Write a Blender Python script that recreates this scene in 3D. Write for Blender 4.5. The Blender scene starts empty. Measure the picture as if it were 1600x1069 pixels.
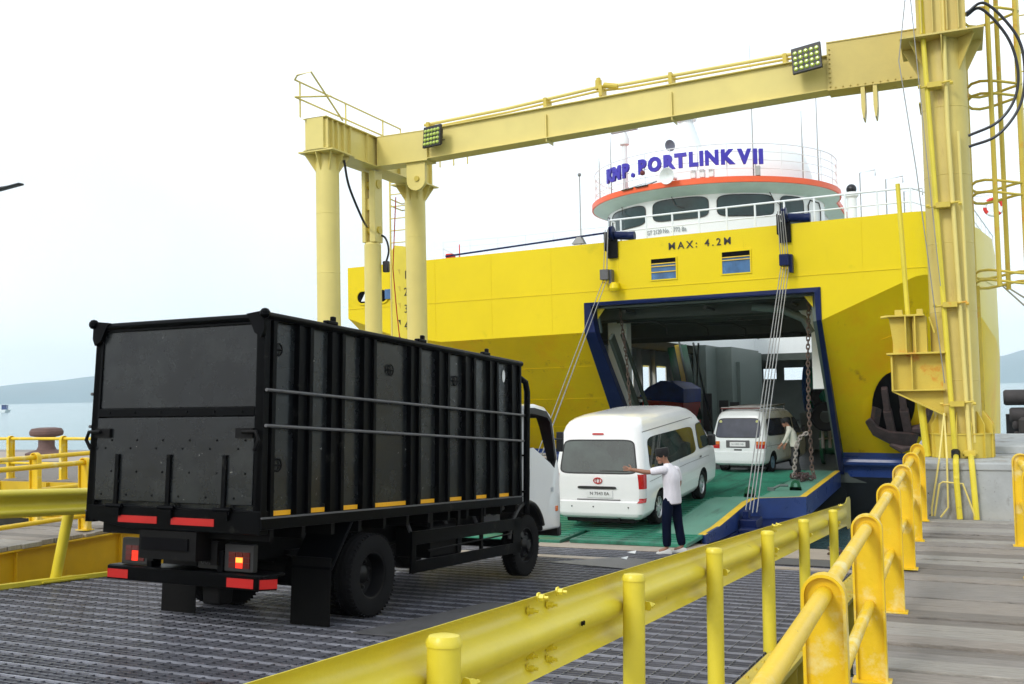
import bpy, bmesh, math, random
from mathutils import Vector, Matrix, Euler
R_ = math.radians
random.seed(7)
scene = bpy.context.scene
# ------------------------------------------------------------ camera
cam_d = bpy.data.cameras.new("camera"); cam = bpy.data.objects.new("camera", cam_d)
scene.collection.objects.link(cam); scene.camera = cam
cam_d.sensor_width = 36.0; cam_d.lens = 35.01; cam_d.clip_start = 0.05; cam_d.clip_end = 30000
yaw, pitch, roll = R_(24.2), math.atan(78.3/1556.0), math.atan(.021)
fw = Vector((-math.sin(yaw)*math.cos(pitch), math.cos(yaw)*math.cos(pitch), math.sin(pitch)))
r0 = Vector((math.cos(yaw), math.sin(yaw), 0)); u0 = r0.cross(fw)
rt = r0*math.cos(roll)-u0*math.sin(roll); up = u0*math.cos(roll)+r0*math.sin(roll)
M = Matrix((rt, up, -fw)).transposed().to_4x4(); M.translation = (0, 0, 1.7)
cam.matrix_world = M
scene.render.resolution_x = 1024; scene.render.resolution_y = 684
# ------------------------------------------------------------ light
scene.view_settings.view_transform = 'Standard'; scene.view_settings.look = 'None'
scene.view_settings.exposure = 0.30; scene.view_settings.gamma = 1.0
SUN_AZ, SUN_EL = R_(200), R_(36)      # azimuth measured from +Y clockwise
w = bpy.data.worlds.new("World"); scene.world = w; w.use_nodes = True
nt = w.node_tree; nt.nodes.clear()
out = nt.nodes.new('ShaderNodeOutputWorld'); bg = nt.nodes.new('ShaderNodeBackground')
sky = nt.nodes.new('ShaderNodeTexSky'); sky.sky_type = 'NISHITA'; sky.sun_disc = False
sky.sun_elevation = SUN_EL; sky.sun_rotation = SUN_AZ; sky.air_density = 1.0; sky.dust_density = 3.0
# thin bright overcast in front of the blue: nearly white, a little blue towards the left
tc = nt.nodes.new('ShaderNodeTexCoord'); nz = nt.nodes.new('ShaderNodeTexNoise')
nz.inputs['Scale'].default_value = 1.6; nz.inputs['Detail'].default_value = 4
nt.links.new(tc.outputs['Generated'], nz.inputs['Vector'])
cr = nt.nodes.new('ShaderNodeValToRGB')
cr.color_ramp.elements[0].position = .3; cr.color_ramp.elements[0].color = (.58, .58, .58, 1)
cr.color_ramp.elements[1].position = .62; cr.color_ramp.elements[1].color = (.95, .95, .95, 1)
nt.links.new(nz.outputs['Fac'], cr.inputs['Fac'])
mx = nt.nodes.new('ShaderNodeMix'); mx.data_type = 'RGBA'
nt.links.new(cr.outputs['Color'], mx.inputs['Factor'])
nt.links.new(sky.outputs['Color'], mx.inputs[6]); mx.inputs[7].default_value = (12.5, 13.2, 13.8, 1)
nt.links.new(mx.outputs[2], bg.inputs['Color']); bg.inputs['Strength'].default_value = 0.092
nt.links.new(bg.outputs['Background'], out.inputs['Surface'])
sd = bpy.data.lights.new("sun", 'SUN'); sd.energy = 1.3; sd.angle = R_(14); sd.color = (1, .97, .92)
sun = bpy.data.objects.new("sun", sd); scene.collection.objects.link(sun)
sdir = Vector((math.sin(SUN_AZ)*math.cos(SUN_EL), math.cos(SUN_AZ)*math.cos(SUN_EL), math.sin(SUN_EL)))
sun.rotation_euler = sdir.to_track_quat('Z', 'Y').to_euler()
# ------------------------------------------------------------ helpers
COL = scene.collection.objects
WM = {}
def wm(o): return WM.get(o.name, Matrix.Identity(4)) if o else Matrix.Identity(4)
def tag(o, label=None, cat=None, group=None, kind=None):
    if label: o['label'] = label
    if cat: o['category'] = cat
    if group: o['group'] = group
    if kind: o['kind'] = kind
    return o
def thing(name, label, cat, loc=(0, 0, 0), rot=(0, 0, 0), group=None):
    o = bpy.data.objects.new(name, None); COL.link(o); o.empty_display_size = .3
    o.location = loc; o.rotation_euler = rot
    WM[o.name] = Matrix.Translation(loc) @ Euler(rot).to_matrix().to_4x4()
    return tag(o, label, cat, group)
def link_mesh(name, me, parent=None, loc=None):
    o = bpy.data.objects.new(name, me); COL.link(o)
    if parent: o.parent = parent; WM[o.name] = wm(parent)
    elif loc is not None: o.location = loc; WM[o.name] = Matrix.Translation(loc)
    return o
def frame(d):
    d = Vector(d).normalized()
    a = Vector((0, 0, 1)) if abs(d.z) < .95 else Vector((0, 1, 0))
    x = d.cross(a).normalized(); return x, x.cross(d).normalized(), d
class MB:
    def __init__(s): s.v = []; s.f = []; s.m = []
    def add(s, vs, fs, mi=0):
        n = len(s.v); s.v += [Vector(v) for v in vs]; s.f += [[i+n for i in f] for f in fs]; s.m += [mi]*len(fs); return s
    def box(s, x0, x1, y0, y1, z0, z1, mi=0, T=None):
        vs = [Vector((x, y, z)) for z in (z0, z1) for y in (y0, y1) for x in (x0, x1)]
        if T: vs = [T @ v for v in vs]
        return s.add(vs, [(0, 2, 3, 1), (4, 5, 7, 6), (0, 1, 5, 4), (2, 6, 7, 3), (0, 4, 6, 2), (1, 3, 7, 5)], mi)
    def bar(s, p, q, w, h, mi=0, upv=None):
        p, q = Vector(p), Vector(q); x, y, d = frame(q-p)
        if upv is not None:
            y = Vector(upv); x = d.cross(y).normalized(); y = x.cross(d).normalized()
        vs = [c + x*a*w/2 + y*b*h/2 for c in (p, q) for a, b in ((-1, -1), (1, -1), (1, 1), (-1, 1))]
        return s.add(vs, [(3, 2, 1, 0), (4, 5, 6, 7), (0, 1, 5, 4), (1, 2, 6, 5), (2, 3, 7, 6), (3, 0, 4, 7)], mi)
    def tube(s, pts, r, n=10, closed=False, mi=0, caps=True):
        P = [Vector(p) for p in pts]; k = len(P); rs = r if isinstance(r, (list, tuple)) else [r]*k
        vs = []; x = None
        for i in range(k):
            a = P[(i-1) % k] if (i > 0 or closed) else P[0]; b = P[(i+1) % k] if (i < k-1 or closed) else P[-1]
            d = (b-a).normalized()
            if x is None: x, y, _ = frame(d)
            else:
                x = (x-d*x.dot(d)).normalized()
            y = d.cross(x)
            vs += [P[i]+(x*math.cos(2*math.pi*j/n)+y*math.sin(2*math.pi*j/n))*rs[i] for j in range(n)]
        fs = []
        for i in range(k if closed else k-1):
            a, b = i*n, ((i+1) % k)*n
            fs += [(a+j, a+(j+1) % n, b+(j+1) % n, b+j) for j in range(n)]
        if not closed and caps: fs += [tuple(range(n))[::-1], tuple(range((k-1)*n, k*n))]
        return s.add(vs, fs, mi)
    def lathe(s, prof, c=(0, 0, 0), axis='z', n=24, mi=0, T=None, a0=0, a1=360):
        vs = []; full = abs(a1-a0) >= 360; m = n if full else n+1
        for r, h in prof:
            for j in range(m):
                a = R_(a0+(a1-a0)*j/n); p = Vector((r*math.cos(a), r*math.sin(a), h))
                if axis == 'x': p = Vector((h, p.x, p.y))
                elif axis == 'y': p = Vector((p.y, h, p.x))
                if T: p = T @ p
                vs.append(p+Vector(c))
        fs = []
        for i in range(len(prof)-1):
            for j in range(n):
                j2 = (j+1) % m if full else j+1
                fs.append((i*m+j, i*m+j2, (i+1)*m+j2, (i+1)*m+j))
        return s.add(vs, fs, mi)
    def prism(s, poly, axis, a, b, mi=0, T=None):
        # poly in the plane of the two other axes (x:(y,z) y:(x,z) z:(x,y))
        def P(u, v, t):
            p = Vector({'x': (t, u, v), 'y': (u, t, v), 'z': (u, v, t)}[axis]); return T @ p if T else p
        n = len(poly)
        vs = [P(u, v, a) for u, v in poly]+[P(u, v, b) for u, v in poly]
        fs = [tuple(range(n))[::-1], tuple(range(n, 2*n))]+[(i, (i+1) % n, (i+1) % n+n, i+n) for i in range(n)]
        return s.add(vs, fs, mi)
    def loft(s, rings, closed=True, caps=True, mi=0):
        n = len(rings[0]); vs = [p for r in rings for p in r]; fs = []
        for i in range(len(rings)-1):
            for j in range(n if closed else n-1):
                fs.append((i*n+j, i*n+(j+1) % n, (i+1)*n+(j+1) % n, (i+1)*n+j))
        if caps: fs += [tuple(range(n))[::-1], tuple(range((len(rings)-1)*n, len(rings)*n))]
        return s.add(vs, fs, mi)
    def sphere(s, c, r, n=12, mi=0, sc=(1, 1, 1)):
        vs = []; m = n//2
        for i in range(m+1):
            t = math.pi*i/m
            for j in range(n):
                a = 2*math.pi*j/n
                vs.append(Vector(c)+Vector((r*sc[0]*math.sin(t)*math.cos(a), r*sc[1]*math.sin(t)*math.sin(a), r*sc[2]*math.cos(t))))
        fs = [(i*n+j, (i+1)*n+j, (i+1)*n+(j+1) % n, i*n+(j+1) % n) for i in range(m) for j in range(n)]
        return s.add(vs, fs, mi)
    def build(s, name, mat, parent=None, world=False, loc=None, bev=0, smooth=30, raw=False):
        vs = s.v
        if loc is not None and parent is None: L = Vector(loc); vs = [v-L for v in vs]
        elif world and parent: inv = wm(parent).inverted(); vs = [inv @ v for v in vs]
        me = bpy.data.meshes.new(name); me.from_pydata([tuple(v) for v in vs], [], s.f)
        for m in (mat if isinstance(mat, (list, tuple)) else [mat]): me.materials.append(m)
        if any(s.m): me.polygons.foreach_set('material_index', s.m)
        bm = bmesh.new(); bm.from_mesh(me); bmesh.ops.remove_doubles(bm, verts=bm.verts, dist=1e-5)
        if not raw: bmesh.ops.recalc_face_normals(bm, faces=bm.faces)
        bm.to_mesh(me); bm.free()
        if smooth:
            me.shade_smooth() if hasattr(me, 'shade_smooth') else None
            me.set_sharp_from_angle(angle=R_(smooth))
        o = link_mesh(name, me, parent, loc)
        if bev:
            b = o.modifiers.new('bevel', 'BEVEL'); b.width = bev; b.segments = 2; b.limit_method = 'ANGLE'; b.angle_limit = R_(40)
            b.harden_normals = False
        return o
def lerp(a, b, t): return a+(b-a)*t
def arc(c, r, a0, a1, n, plane='xz', y=0):
    o = []
    for i in range(n+1):
        a = R_(lerp(a0, a1, i/n)); u, v = c[0]+r*math.cos(a), c[1]+r*math.sin(a)
        o.append((u, y, v) if plane == 'xz' else (u, v, y) if plane == 'xy' else (y, u, v))
    return o
def catenary(p, q, sag, n=16):
    p, q = Vector(p), Vector(q); return [p.lerp(q, i/n)-Vector((0, 0, sag*4*(i/n)*(1-i/n))) for i in range(n+1)]
def apply_mods(o):
    dg = bpy.context.evaluated_depsgraph_get(); me = bpy.data.meshes.new_from_object(o.evaluated_get(dg))
    old = o.data; o.modifiers.clear(); o.data = me
    try: bpy.data.meshes.remove(old)
    except Exception: pass
def boolean(o, cutters, op='DIFFERENCE'):
    obs = []
    for c in cutters:
        m = o.modifiers.new('b', 'BOOLEAN'); m.object = c; m.operation = op; m.solver = 'EXACT'; obs.append(c)
    bpy.context.view_layer.update(); apply_mods(o)
    for c in obs: bpy.data.objects.remove(c)
    o.data.set_sharp_from_angle(angle=R_(30))
def copy_tree(o, parent=None):
    c = o.copy(); COL.link(c)
    if parent: c.parent = parent
    for ch in list(o.children): copy_tree(ch, c)
    return c
def text_mesh(s, size, depth=.01, bold=0.0, space=1.0):
    cu = bpy.data.curves.new('t', 'FONT'); cu.body = s; cu.size = size; cu.extrude = depth/2; cu.offset = bold
    cu.align_x = 'CENTER'; cu.align_y = 'CENTER'; cu.space_character = space; cu.resolution_u = 3
    if bold: cu.bevel_depth = 0
    o = bpy.data.objects.new('t', cu); COL.link(o); bpy.context.view_layer.update()
    me = bpy.data.meshes.new_from_object(o.evaluated_get(bpy.context.evaluated_depsgraph_get()))
    bpy.data.objects.remove(o); return me
def text(name, s, size, mat, c, xdir, ydir, parent=None, depth=.01, bold=0.0, space=1.0, sx=1.0, world=True):
    """flat lettering centred on c, reading along xdir with its top towards ydir"""
    me = text_mesh(s, size, depth, bold, space)
    x = Vector(xdir).normalized(); y = Vector(ydir); y = (y-x*y.dot(x)).normalized(); z = x.cross(y)
    T = Matrix.Translation(c) @ Matrix((x*sx, y, z)).transposed().to_4x4()
    if world and parent: T = wm(parent).inverted() @ T
    me.transform(T); me.materials.clear(); me.materials.append(mat); me.name = name
    return link_mesh(name, me, parent)
# ------------------------------------------------------------ materials
def mat(name, col, rough=.5, metal=0, spec=.5, var=.12, vscale=3.0, bump=0.0, bscale=30, dirt=None, dscale=1.5, dthr=.6, dsoft=.12,
        coat=0, streak=None, stretch=(1, 1, 1), alpha=1, emit=None, estr=0, rvar=.1):
    m = bpy.data.materials.new(name); m.use_nodes = True; t = m.node_tree; N, L = t.nodes, t.links
    b = N['Principled BSDF']; b.inputs['Roughness'].default_value = rough; b.inputs['Metallic'].default_value = metal
    b.inputs['Specular IOR Level'].default_value = spec; b.inputs['Coat Weight'].default_value = coat
    b.inputs['Coat Roughness'].default_value = .08
    tcn = N.new('ShaderNodeTexCoord'); mp = N.new('ShaderNodeMapping'); mp.inputs['Scale'].default_value = stretch
    L.new(tcn.outputs['Object'], mp.inputs['Vector'])
    n1 = N.new('ShaderNodeTexNoise'); n1.inputs['Scale'].default_value = vscale; n1.inputs['Detail'].default_value = 6
    n1.inputs['Roughness'].default_value = .62; L.new(mp.outputs['Vector'], n1.inputs['Vector'])
    hs = N.new('ShaderNodeMix'); hs.data_type = 'RGBA'
    c = Vector(col[:3]); hs.inputs[6].default_value = (*(c*(1-var)), 1); hs.inputs[7].default_value = (*(Vector([min(1, k*(1+var)) for k in c])), 1)
    r1 = N.new('ShaderNodeMapRange'); r1.inputs['From Min'].default_value = .3; r1.inputs['From Max'].default_value = .7
    L.new(n1.outputs['Fac'], r1.inputs['Value']); L.new(r1.outputs['Result'], hs.inputs['Factor'])
    last = hs.outputs[2]
    if dirt:
        for di, d in enumerate(dirt if isinstance(dirt, list) else [(dirt, dscale, dthr, dsoft, (1, 1, 1))]):
            dc, dsc, dt, dso, dst = d
            mp2 = N.new('ShaderNodeMapping'); mp2.inputs['Scale'].default_value = dst; mp2.inputs['Location'].default_value = (3.1*di+1, 7.7*di, 2)
            L.new(tcn.outputs['Object'], mp2.inputs['Vector'])
            n2 = N.new('ShaderNodeTexNoise'); n2.inputs['Scale'].default_value = dsc; n2.inputs['Detail'].default_value = 8
            n2.inputs['Roughness'].default_value = .7; L.new(mp2.outputs['Vector'], n2.inputs['Vector'])
            r2 = N.new('ShaderNodeMapRange'); r2.inputs['From Min'].default_value = dt; r2.inputs['From Max'].default_value = dt+dso
            L.new(n2.outputs['Fac'], r2.inputs['Value'])
            m2 = N.new('ShaderNodeMix'); m2.data_type = 'RGBA'; L.new(r2.outputs['Result'], m2.inputs['Factor'])
            L.new(last, m2.inputs[6]); m2.inputs[7].default_value = (*dc[:3], 1); last = m2.outputs[2]
    L.new(last, b.inputs['Base Color'])
    if rvar:
        r3 = N.new('ShaderNodeMapRange'); r3.inputs['To Min'].default_value = max(0, rough-rvar); r3.inputs['To Max'].default_value = min(1, rough+rvar)
        L.new(n1.outputs['Fac'], r3.inputs['Value']); L.new(r3.outputs['Result'], b.inputs['Roughness'])
    if bump:
        n3 = N.new('ShaderNodeTexNoise'); n3.inputs['Scale'].default_value = bscale; n3.inputs['Detail'].default_value = 4
        L.new(mp.outputs['Vector'], n3.inputs['Vector']); bp = N.new('ShaderNodeBump'); bp.inputs['Strength'].default_value = bump
        bp.inputs['Distance'].default_value = .02; L.new(n3.outputs['Fac'], bp.inputs['Height']); L.new(bp.outputs['Normal'], b.inputs['Normal'])
    if emit: b.inputs['Emission Color'].default_value = (*emit, 1); b.inputs['Emission Strength'].default_value = estr
    return m
RUST = (.16, .06, .02)
mY = mat('yellow_guardrail_paint', (.72, .60, .045), .38, var=.07, vscale=2, dirt=[((.42, .31, .04), 5, .66, .06, (1, 1, 1)), ((.80, .72, .22), 9, .66, .05, (1, .4, 1)), ((.12, .07, .03), 22, .70, .03, (1, 1, 1))], bump=.08)
mYo = mat('yellow_railing_paint', (.78, .52, .012), .4, var=.08, vscale=4, dirt=[((.80, .66, .25), 3.5, .53, .12, (1, 1, 1)), ((.14, .07, .02), 16, .68, .04, (1, 1, 1))], bump=.10)
mYg = mat('yellow_girder_paint', (.62, .38, .006), .5, var=.16, vscale=1.2, dirt=[(RUST, 2.2, .62, .14, (1, 1, 1)), ((.05, .03, .01), 9, .7, .06, (1, 1, 1))], bump=.1)
mYp = mat('pale_yellow_gantry_paint', (.72, .60, .185), .42, var=.07, vscale=1.2, dirt=[((.40, .26, .07), 3.5, .68, .10, (1, 1, .25)), (RUST, 9, .74, .04, (1, 1, 1))], bump=.05)
mYq = mat('deeper_gantry_yellow', (.60, .48, .13), .42, var=.10, vscale=1.2, dirt=[((.42, .26, .06), 3.0, .62, .10, (1, 1, .22)), (RUST, 9, .72, .04, (1, 1, 1))], bump=.07)  # deeper copy of the gantry yellow, used on the right tower
mYr = mat('yellow_paint_rusty', (.60, .46, .06), .5, var=.1, vscale=2, dirt=[((.62, .30, .02), 2.6, .58, .08, (1, 1, 1)), (RUST, 7, .68, .05, (1, 1, 1))], bump=.12)
mHull = mat('hull_yellow_paint', (.76, .58, .003), .33, spec=.25, var=.05, vscale=.35, dirt=[((.56, .45, .004), .9, .60, .2, (1, 1, 1)), ((.52, .38, .01), 1.2, .66, .12, (3, 3, .18)), ((.30, .15, .03), 3.5, .73, .05, (2, 2, .15))], bump=.22, bscale=.9)
mHullL = mat('hull_yellow_lower_lit', (.90, .60, .002), .36, spec=.12, var=.10, vscale=.4, dirt=[((.92, .46, .002), .5, .50, .25, (1, 1, .6)), ((.40, .24, .01), 2.2, .66, .12, (3, 3, .2)), ((.55, .28, .01), .9, .60, .1, (2, 2, .3))], bump=.22, bscale=.9)  # same yellow as mHull, brightened in place of light bounced from below
mNavy = mat('navy_paint', (.004, .012, .065), .4, spec=.15, var=.2, vscale=1.5, dirt=[((.03, .05, .1), 3, .62, .1, (1, 1, 1))])
mNavyD = mat('navy_band_paint', (.014, .04, .17), .3, var=.15, dirt=[((.25, .28, .35), 3, .7, .05, (1, 1, 1))])
mAnti = mat('dark_bottom_shade_paint', (.006, .008, .012), .6, var=.3)  # near black also stands in for the shadow under the bow
mBlk = mat('black_truck_paint', (.0075, .009, .011), .27, spec=.36, var=.35, vscale=3, dirt=[((.026, .030, .030), 1.0, .46, .22, (1, 1, 1)), ((.010, .010, .009), 2.5, .55, .2, (1, .3, 1)), ((.30, .30, .28), 15, .672, .012, (1, 1, 1))], bump=.12, bscale=9)
mBlkR = mat('black_frame_paint', (.002, .0023, .003), .36, spec=.06, var=.3, dirt=[((.04, .04, .035), 3, .6, .15, (1, 1, 1))], bump=.05)
mBlkG = mat('black_chassis', (.003, .003, .0035), .6, spec=.15, var=.3, dirt=[((.014, .012, .010), 5, .6, .15, (1, 1, 1))], bump=.1)
mTyre = mat('tyre_rubber', (.006, .006, .007), .8, spec=.15, var=.3, vscale=8, bump=.15, bscale=60)
mRim = mat('black_rim', (.005, .005, .006), .35, spec=.25)
mSilver = mat('alloy_silver', (.55, .56, .58), .3, metal=.8, var=.05)
mWht = mat('white_car_paint', (.80, .81, .81), .22, var=.015, coat=.6, dirt=[((.62, .63, .60), 1.4, .66, .2, (1, 1, 1))], rvar=.03)
mWht2 = mat('pale_white_car_paint', (.72, .76, .76), .28, var=.02, coat=.5, rvar=.03)
mGlass = mat('dark_glass', (.028, .042, .036), .03, spec=1.0, var=.7, vscale=1.1, rvar=0)  # mottled base tone stands in for shapes reflected in the glass
mGlassT = mat('tinted_glass', (.03, .035, .055), .07, spec=.6, var=.3, rvar=0)
mTrim = mat('black_plastic', (.012, .012, .013), .5, var=.1)
mRed = mat('red_lens', (.42, .006, .006), .15, var=.1, coat=.8)
mRefl = mat('red_reflector', (.44, .007, .006), .35, var=.1)
mAmber = mat('amber_strip', (.86, .42, .01), .4, var=.08)
mLit = mat('lit_tail_lamp', (.6, .01, .01), .3, emit=(1, .04, .01), estr=.9)
mHot = mat('tail_lamp_bulb', (.9, .3, .05), .3, emit=(1, .16, .02), estr=2.6)
mClear = mat('clear_lens', (.6, .6, .6), .12, var=.1)
mPlate = mat('plate_white', (.72, .73, .73), .35, var=.03)
mPlateT = mat('plate_text', (.03, .03, .03), .5)
mDeckG = mat('green_deck_paint', (.022, .20, .125), .38, var=.16, vscale=1.2, dirt=[((.010, .075, .05), 1.1, .50, .14, (1.7, .10, 1)), ((.008, .085, .05), 1.6, .50, .2, (1, .35, 1)), ((.07, .26, .18), 3, .66, .1, (1, 1, 1)), ((.06, .05, .03), 9, .70, .05, (1, 1, 1))], bump=.08)
mDeckGl = mat('light_green_deck_paint', (.11, .29, .215), .42, var=.10, vscale=1.2, dirt=[((.05, .13, .10), 1.6, .58, .12, (1.7, .2, 1)), ((.09, .22, .17), 2, .6, .15, (1, .4, 1)), ((.06, .05, .03), 9, .72, .05, (1, 1, 1))], bump=.08)
mGrn = mat('dark_green_paint', (.004, .09, .035), .4, var=.2)
mYe = mat('yellow_edge_paint', (.75, .50, .03), .45, var=.1, dirt=[((.20, .14, .05), 6, .66, .08, (1, 1, 1))])
mWire = mat('steel_wire', (.30, .30, .29), .45, metal=.5, var=.2)
mChain = mat('rusty_chain', (.10, .065, .05), .7, var=.3, vscale=9)
mChainL = mat('galvanised_chain', (.28, .25, .22), .6, var=.3, vscale=9)
mAnchor = mat('rusty_anchor', (.06, .036, .035), .7, var=.4, vscale=5, bump=.3, bscale=14, dirt=[((.12, .05, .03), 4, .6, .1, (1, 1, 1))])
mHole = mat('recess_shade_black', (.003, .003, .004), .9, spec=.1)  # flat black standing in for the shade inside holes and slots
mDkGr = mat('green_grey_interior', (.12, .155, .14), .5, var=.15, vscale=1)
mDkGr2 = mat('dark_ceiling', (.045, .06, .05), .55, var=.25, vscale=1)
mWhiteS = mat('white_ship_paint', (.80, .84, .84), .35, var=.02, dirt=[((.60, .62, .60), 1.5, .66, .15, (1, 1, .3))])
mTeal = mat('pale_teal_soffit', (.52, .70, .65), .45, var=.06)
mOrange = mat('orange_band', (.85, .12, .03), .4, var=.05)
mLetter = mat('blue_letters', (.035, .02, .40), .35, var=.08)
mBlackT = mat('black_lettering', (.015, .012, .01), .5)
mGreyT = mat('grey_lettering', (.20, .24, .25), .5)
mFaintT = mat('faded_grey_lettering', (.42, .42, .36), .5)
mWinB = mat('bridge_glass', (.012, .035, .035), .06, spec=.45, var=.5, vscale=.8, rvar=0)
mWinBl = mat('blue_louvre_glass', (.05, .14, .30), .25, var=.3)
mBlueT = mat('blue_tarp', (.02, .08, .50), .6, var=.2, bump=.3, bscale=4)
mRedP = mat('red_panel', (.65, .025, .015), .5, var=.15)
mGreenD = mat('green_drum', (.015, .34, .24), .45, var=.1)
mBlueF = mat('blue_flange', (.015, .13, .5), .45, var=.1)
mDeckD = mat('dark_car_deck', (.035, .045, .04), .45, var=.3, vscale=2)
WOODS = [mat('weathered_timber', c_, .85, var=.26, vscale=3.2, stretch=(1.4, 22, 3), bump=.5, bscale=16,
            dirt=[((.07, .06, .055), 5, .60, .10, (.9, 14, 2)), ((.34, .33, .31), 3, .60, .14, (.7, 12, 2)), ((.03, .027, .025), 2.2, .70, .03, (.5, 10, 2))], rvar=.05) for c_ in ((.27, .25, .23), (.34, .32, .29), (.21, .19, .17), (.30, .27, .24))]
mWood = WOODS[0]
mConc = mat('pedestal_concrete', (.37, .39, .395), .85, var=.13, vscale=2.5, bump=.3, bscale=12,
            dirt=[((.20, .19, .17), 3, .52, .14, (1, 1, .5)), ((.07, .06, .05), 15, .63, .04, (1, 1, 1)), ((.30, .15, .07), 1.8, .64, .08, (1, 1, .5))])
mConcL = mat('pale_concrete', (.52, .51, .48), .85, var=.1, bump=.2, dirt=[((.25, .22, .19), 5, .64, .1, (1, 1, 1))])
mQuay = mat('quay_surface', (.36, .31, .27), .9, var=.12, bump=.2)
mTan = mat('worn_steel_plate', (.38, .32, .26), .55, var=.15, vscale=3, dirt=[((.16, .10, .07), 3, .60, .12, (1, 1, 1)), ((.5, .45, .38), 6, .66, .1, (1, 1, 1))], bump=.1)
mPlateS = mat('grey_steel_plate', (.09, .09, .095), .5, var=.2, dirt=[((.05, .05, .05), 4, .55, .15, (1, 1, 1))], bump=.1)
mGrate = mat('steel_grating', (.115, .118, .14), .36, metal=.35, var=.35, vscale=4, dirt=[((.10, .05, .035), 1.4, .62, .15, (1, 1, 1)), ((.28, .24, .26), 7, .64, .06, (1, 1, 1))], rvar=.12)
mGrateE = mat('worn_sheen_grating_bars', (.30, .31, .36), .32, metal=.3, var=.3, vscale=5, dirt=[((.10, .05, .035), 2, .63, .15, (1, 1, 1))], rvar=.12)  # worn bars, colour lifted further to carry the sheen along them
mUnder = mat('grating_cell_shade', (.026, .026, .032), .42, var=.4, vscale=2, dirt=[((.07, .05, .045), 1.1, .58, .2, (1, 1, 1))])  # sheet right under the bars, darkened as the shade in the cells
mBollard = mat('rusty_bollard', (.13, .075, .065), .75, var=.25, vscale=3, bump=.2, dirt=[((.30, .12, .05), 5, .62, .1, (1, 1, 1))])
mRubber = mat('fender_rubber', (.05, .043, .042), .7, var=.35, vscale=2, bump=.3, bscale=10, dirt=[((.22, .18, .18), 1.3, .62, .1, (1, 1, 1))])
mHose = mat('black_hose', (.006, .007, .012), .35, var=.1)
mSkin = mat('skin', (.30, .145, .09), .5, var=.08, vscale=12)
mHair = mat('black_felt', (.006, .006, .007), .8)
mShirtW = mat('white_shirt', (.72, .70, .76), .75, var=.08, vscale=7, bump=1.0, bscale=7, stretch=(1.5, 1.5, .6))
mShirtC = mat('cream_shirt', (.50, .50, .42), .75, var=.08, vscale=7, bump=.35, bscale=9, dirt=[((.18, .18, .13), 6, .62, .05, (1, 1, 1))])
mTrou = mat('navy_trousers', (.004, .007, .022), .9, spec=.05, var=.2, bump=.3, bscale=9)
mTrou2 = mat('dark_trousers', (.012, .012, .012), .8, var=.2)
mShoe = mat('white_shoe', (.62, .62, .60), .6)
mShoeR = mat('dark_red_shoe', (.12, .02, .02), .6)
mWater = None
def water_mat():
    m = bpy.data.materials.new('sea_water'); m.use_nodes = True; t = m.node_tree; N, L = t.nodes, t.links; b = N['Principled BSDF']
    b.inputs['Base Color'].default_value = (.13, .25, .27, 1); b.inputs['Roughness'].default_value = .12; b.inputs['IOR'].default_value = 1.33
    tc = N.new('ShaderNodeTexCoord'); n = N.new('ShaderNodeTexNoise'); n.inputs['Scale'].default_value = .35; n.inputs['Detail'].default_value = 8
    n.inputs['Roughness'].default_value = .65
    L.new(tc.outputs['Object'], n.inputs['Vector']); bp = N.new('ShaderNodeBump'); bp.inputs['Strength'].default_value = .45; bp.inputs['Distance'].default_value = .4
    L.new(n.outputs['Fac'], bp.inputs['Height']); L.new(bp.outputs['Normal'], b.inputs['Normal'])
    return m
mWater = water_mat()
# ============================================================ SETTING
def struct(mb, name, m, **k): return tag(mb.build(name, m, **k), kind='structure')
b = MB(); Rr = 9000; n = 64
vs = [(0, 0, -2.6)]
for r in (30, 120, 500, 2500, Rr*2): vs += [(r*math.cos(2*math.pi*i/n), r*math.sin(2*math.pi*i/n), -2.6) for i in range(n)]
fs = [(0, 1+i, 1+(i+1) % n) for i in range(n)]
for k in range(4): fs += [(1+k*n+i, 1+k*n+n+i, 1+k*n+n+(i+1) % n, 1+k*n+(i+1) % n) for i in range(n)]
b.add(vs, fs); struct(b, 'water', mWater, smooth=0)
def hills(name, az0, az1, dist, h0, seed, col):
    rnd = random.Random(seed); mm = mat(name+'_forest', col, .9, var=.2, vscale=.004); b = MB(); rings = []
    n = 90; ph = [rnd.uniform(0, 6.3) for _ in range(8)]
    for j, (dd, hf) in enumerate(((0, 0), (150, .35), (420, .72), (800, 1), (1500, .8), (2600, 0))):
        ring = []
        for i in range(n+1):
            t = i/n; a = R_(lerp(az0, az1, t)); env = min(1, 4*t)*min(1, 3.0*(1-t))
            hh = h0*(1+.22*math.sin(t*7+ph[0])+.12*math.sin(t*17+ph[1]+j*.4)+.06*math.sin(t*41+ph[2]+j)+.03*math.sin(t*90+ph[3]))*env
            d = dist+dd+60*math.sin(t*23+ph[4])
            ring.append((math.sin(a)*d, math.cos(a)*d, -3+hf*hh))
        rings.append(ring)
    b.loft(rings, closed=False, caps=False)
    return struct(b, name, mm, smooth=60)
hills('hills', -75, -22, 3700, 108, 3, (.05, .12, .16))  # forest colour of the far ranges tinted blue, standing in for haze
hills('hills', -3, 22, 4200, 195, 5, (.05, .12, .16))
hills('hills', 95, 262, 62, 15, 8, (.035, .06, .022))  # unseen wooded bank behind the camera, added to reflect in glass and paint
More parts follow.
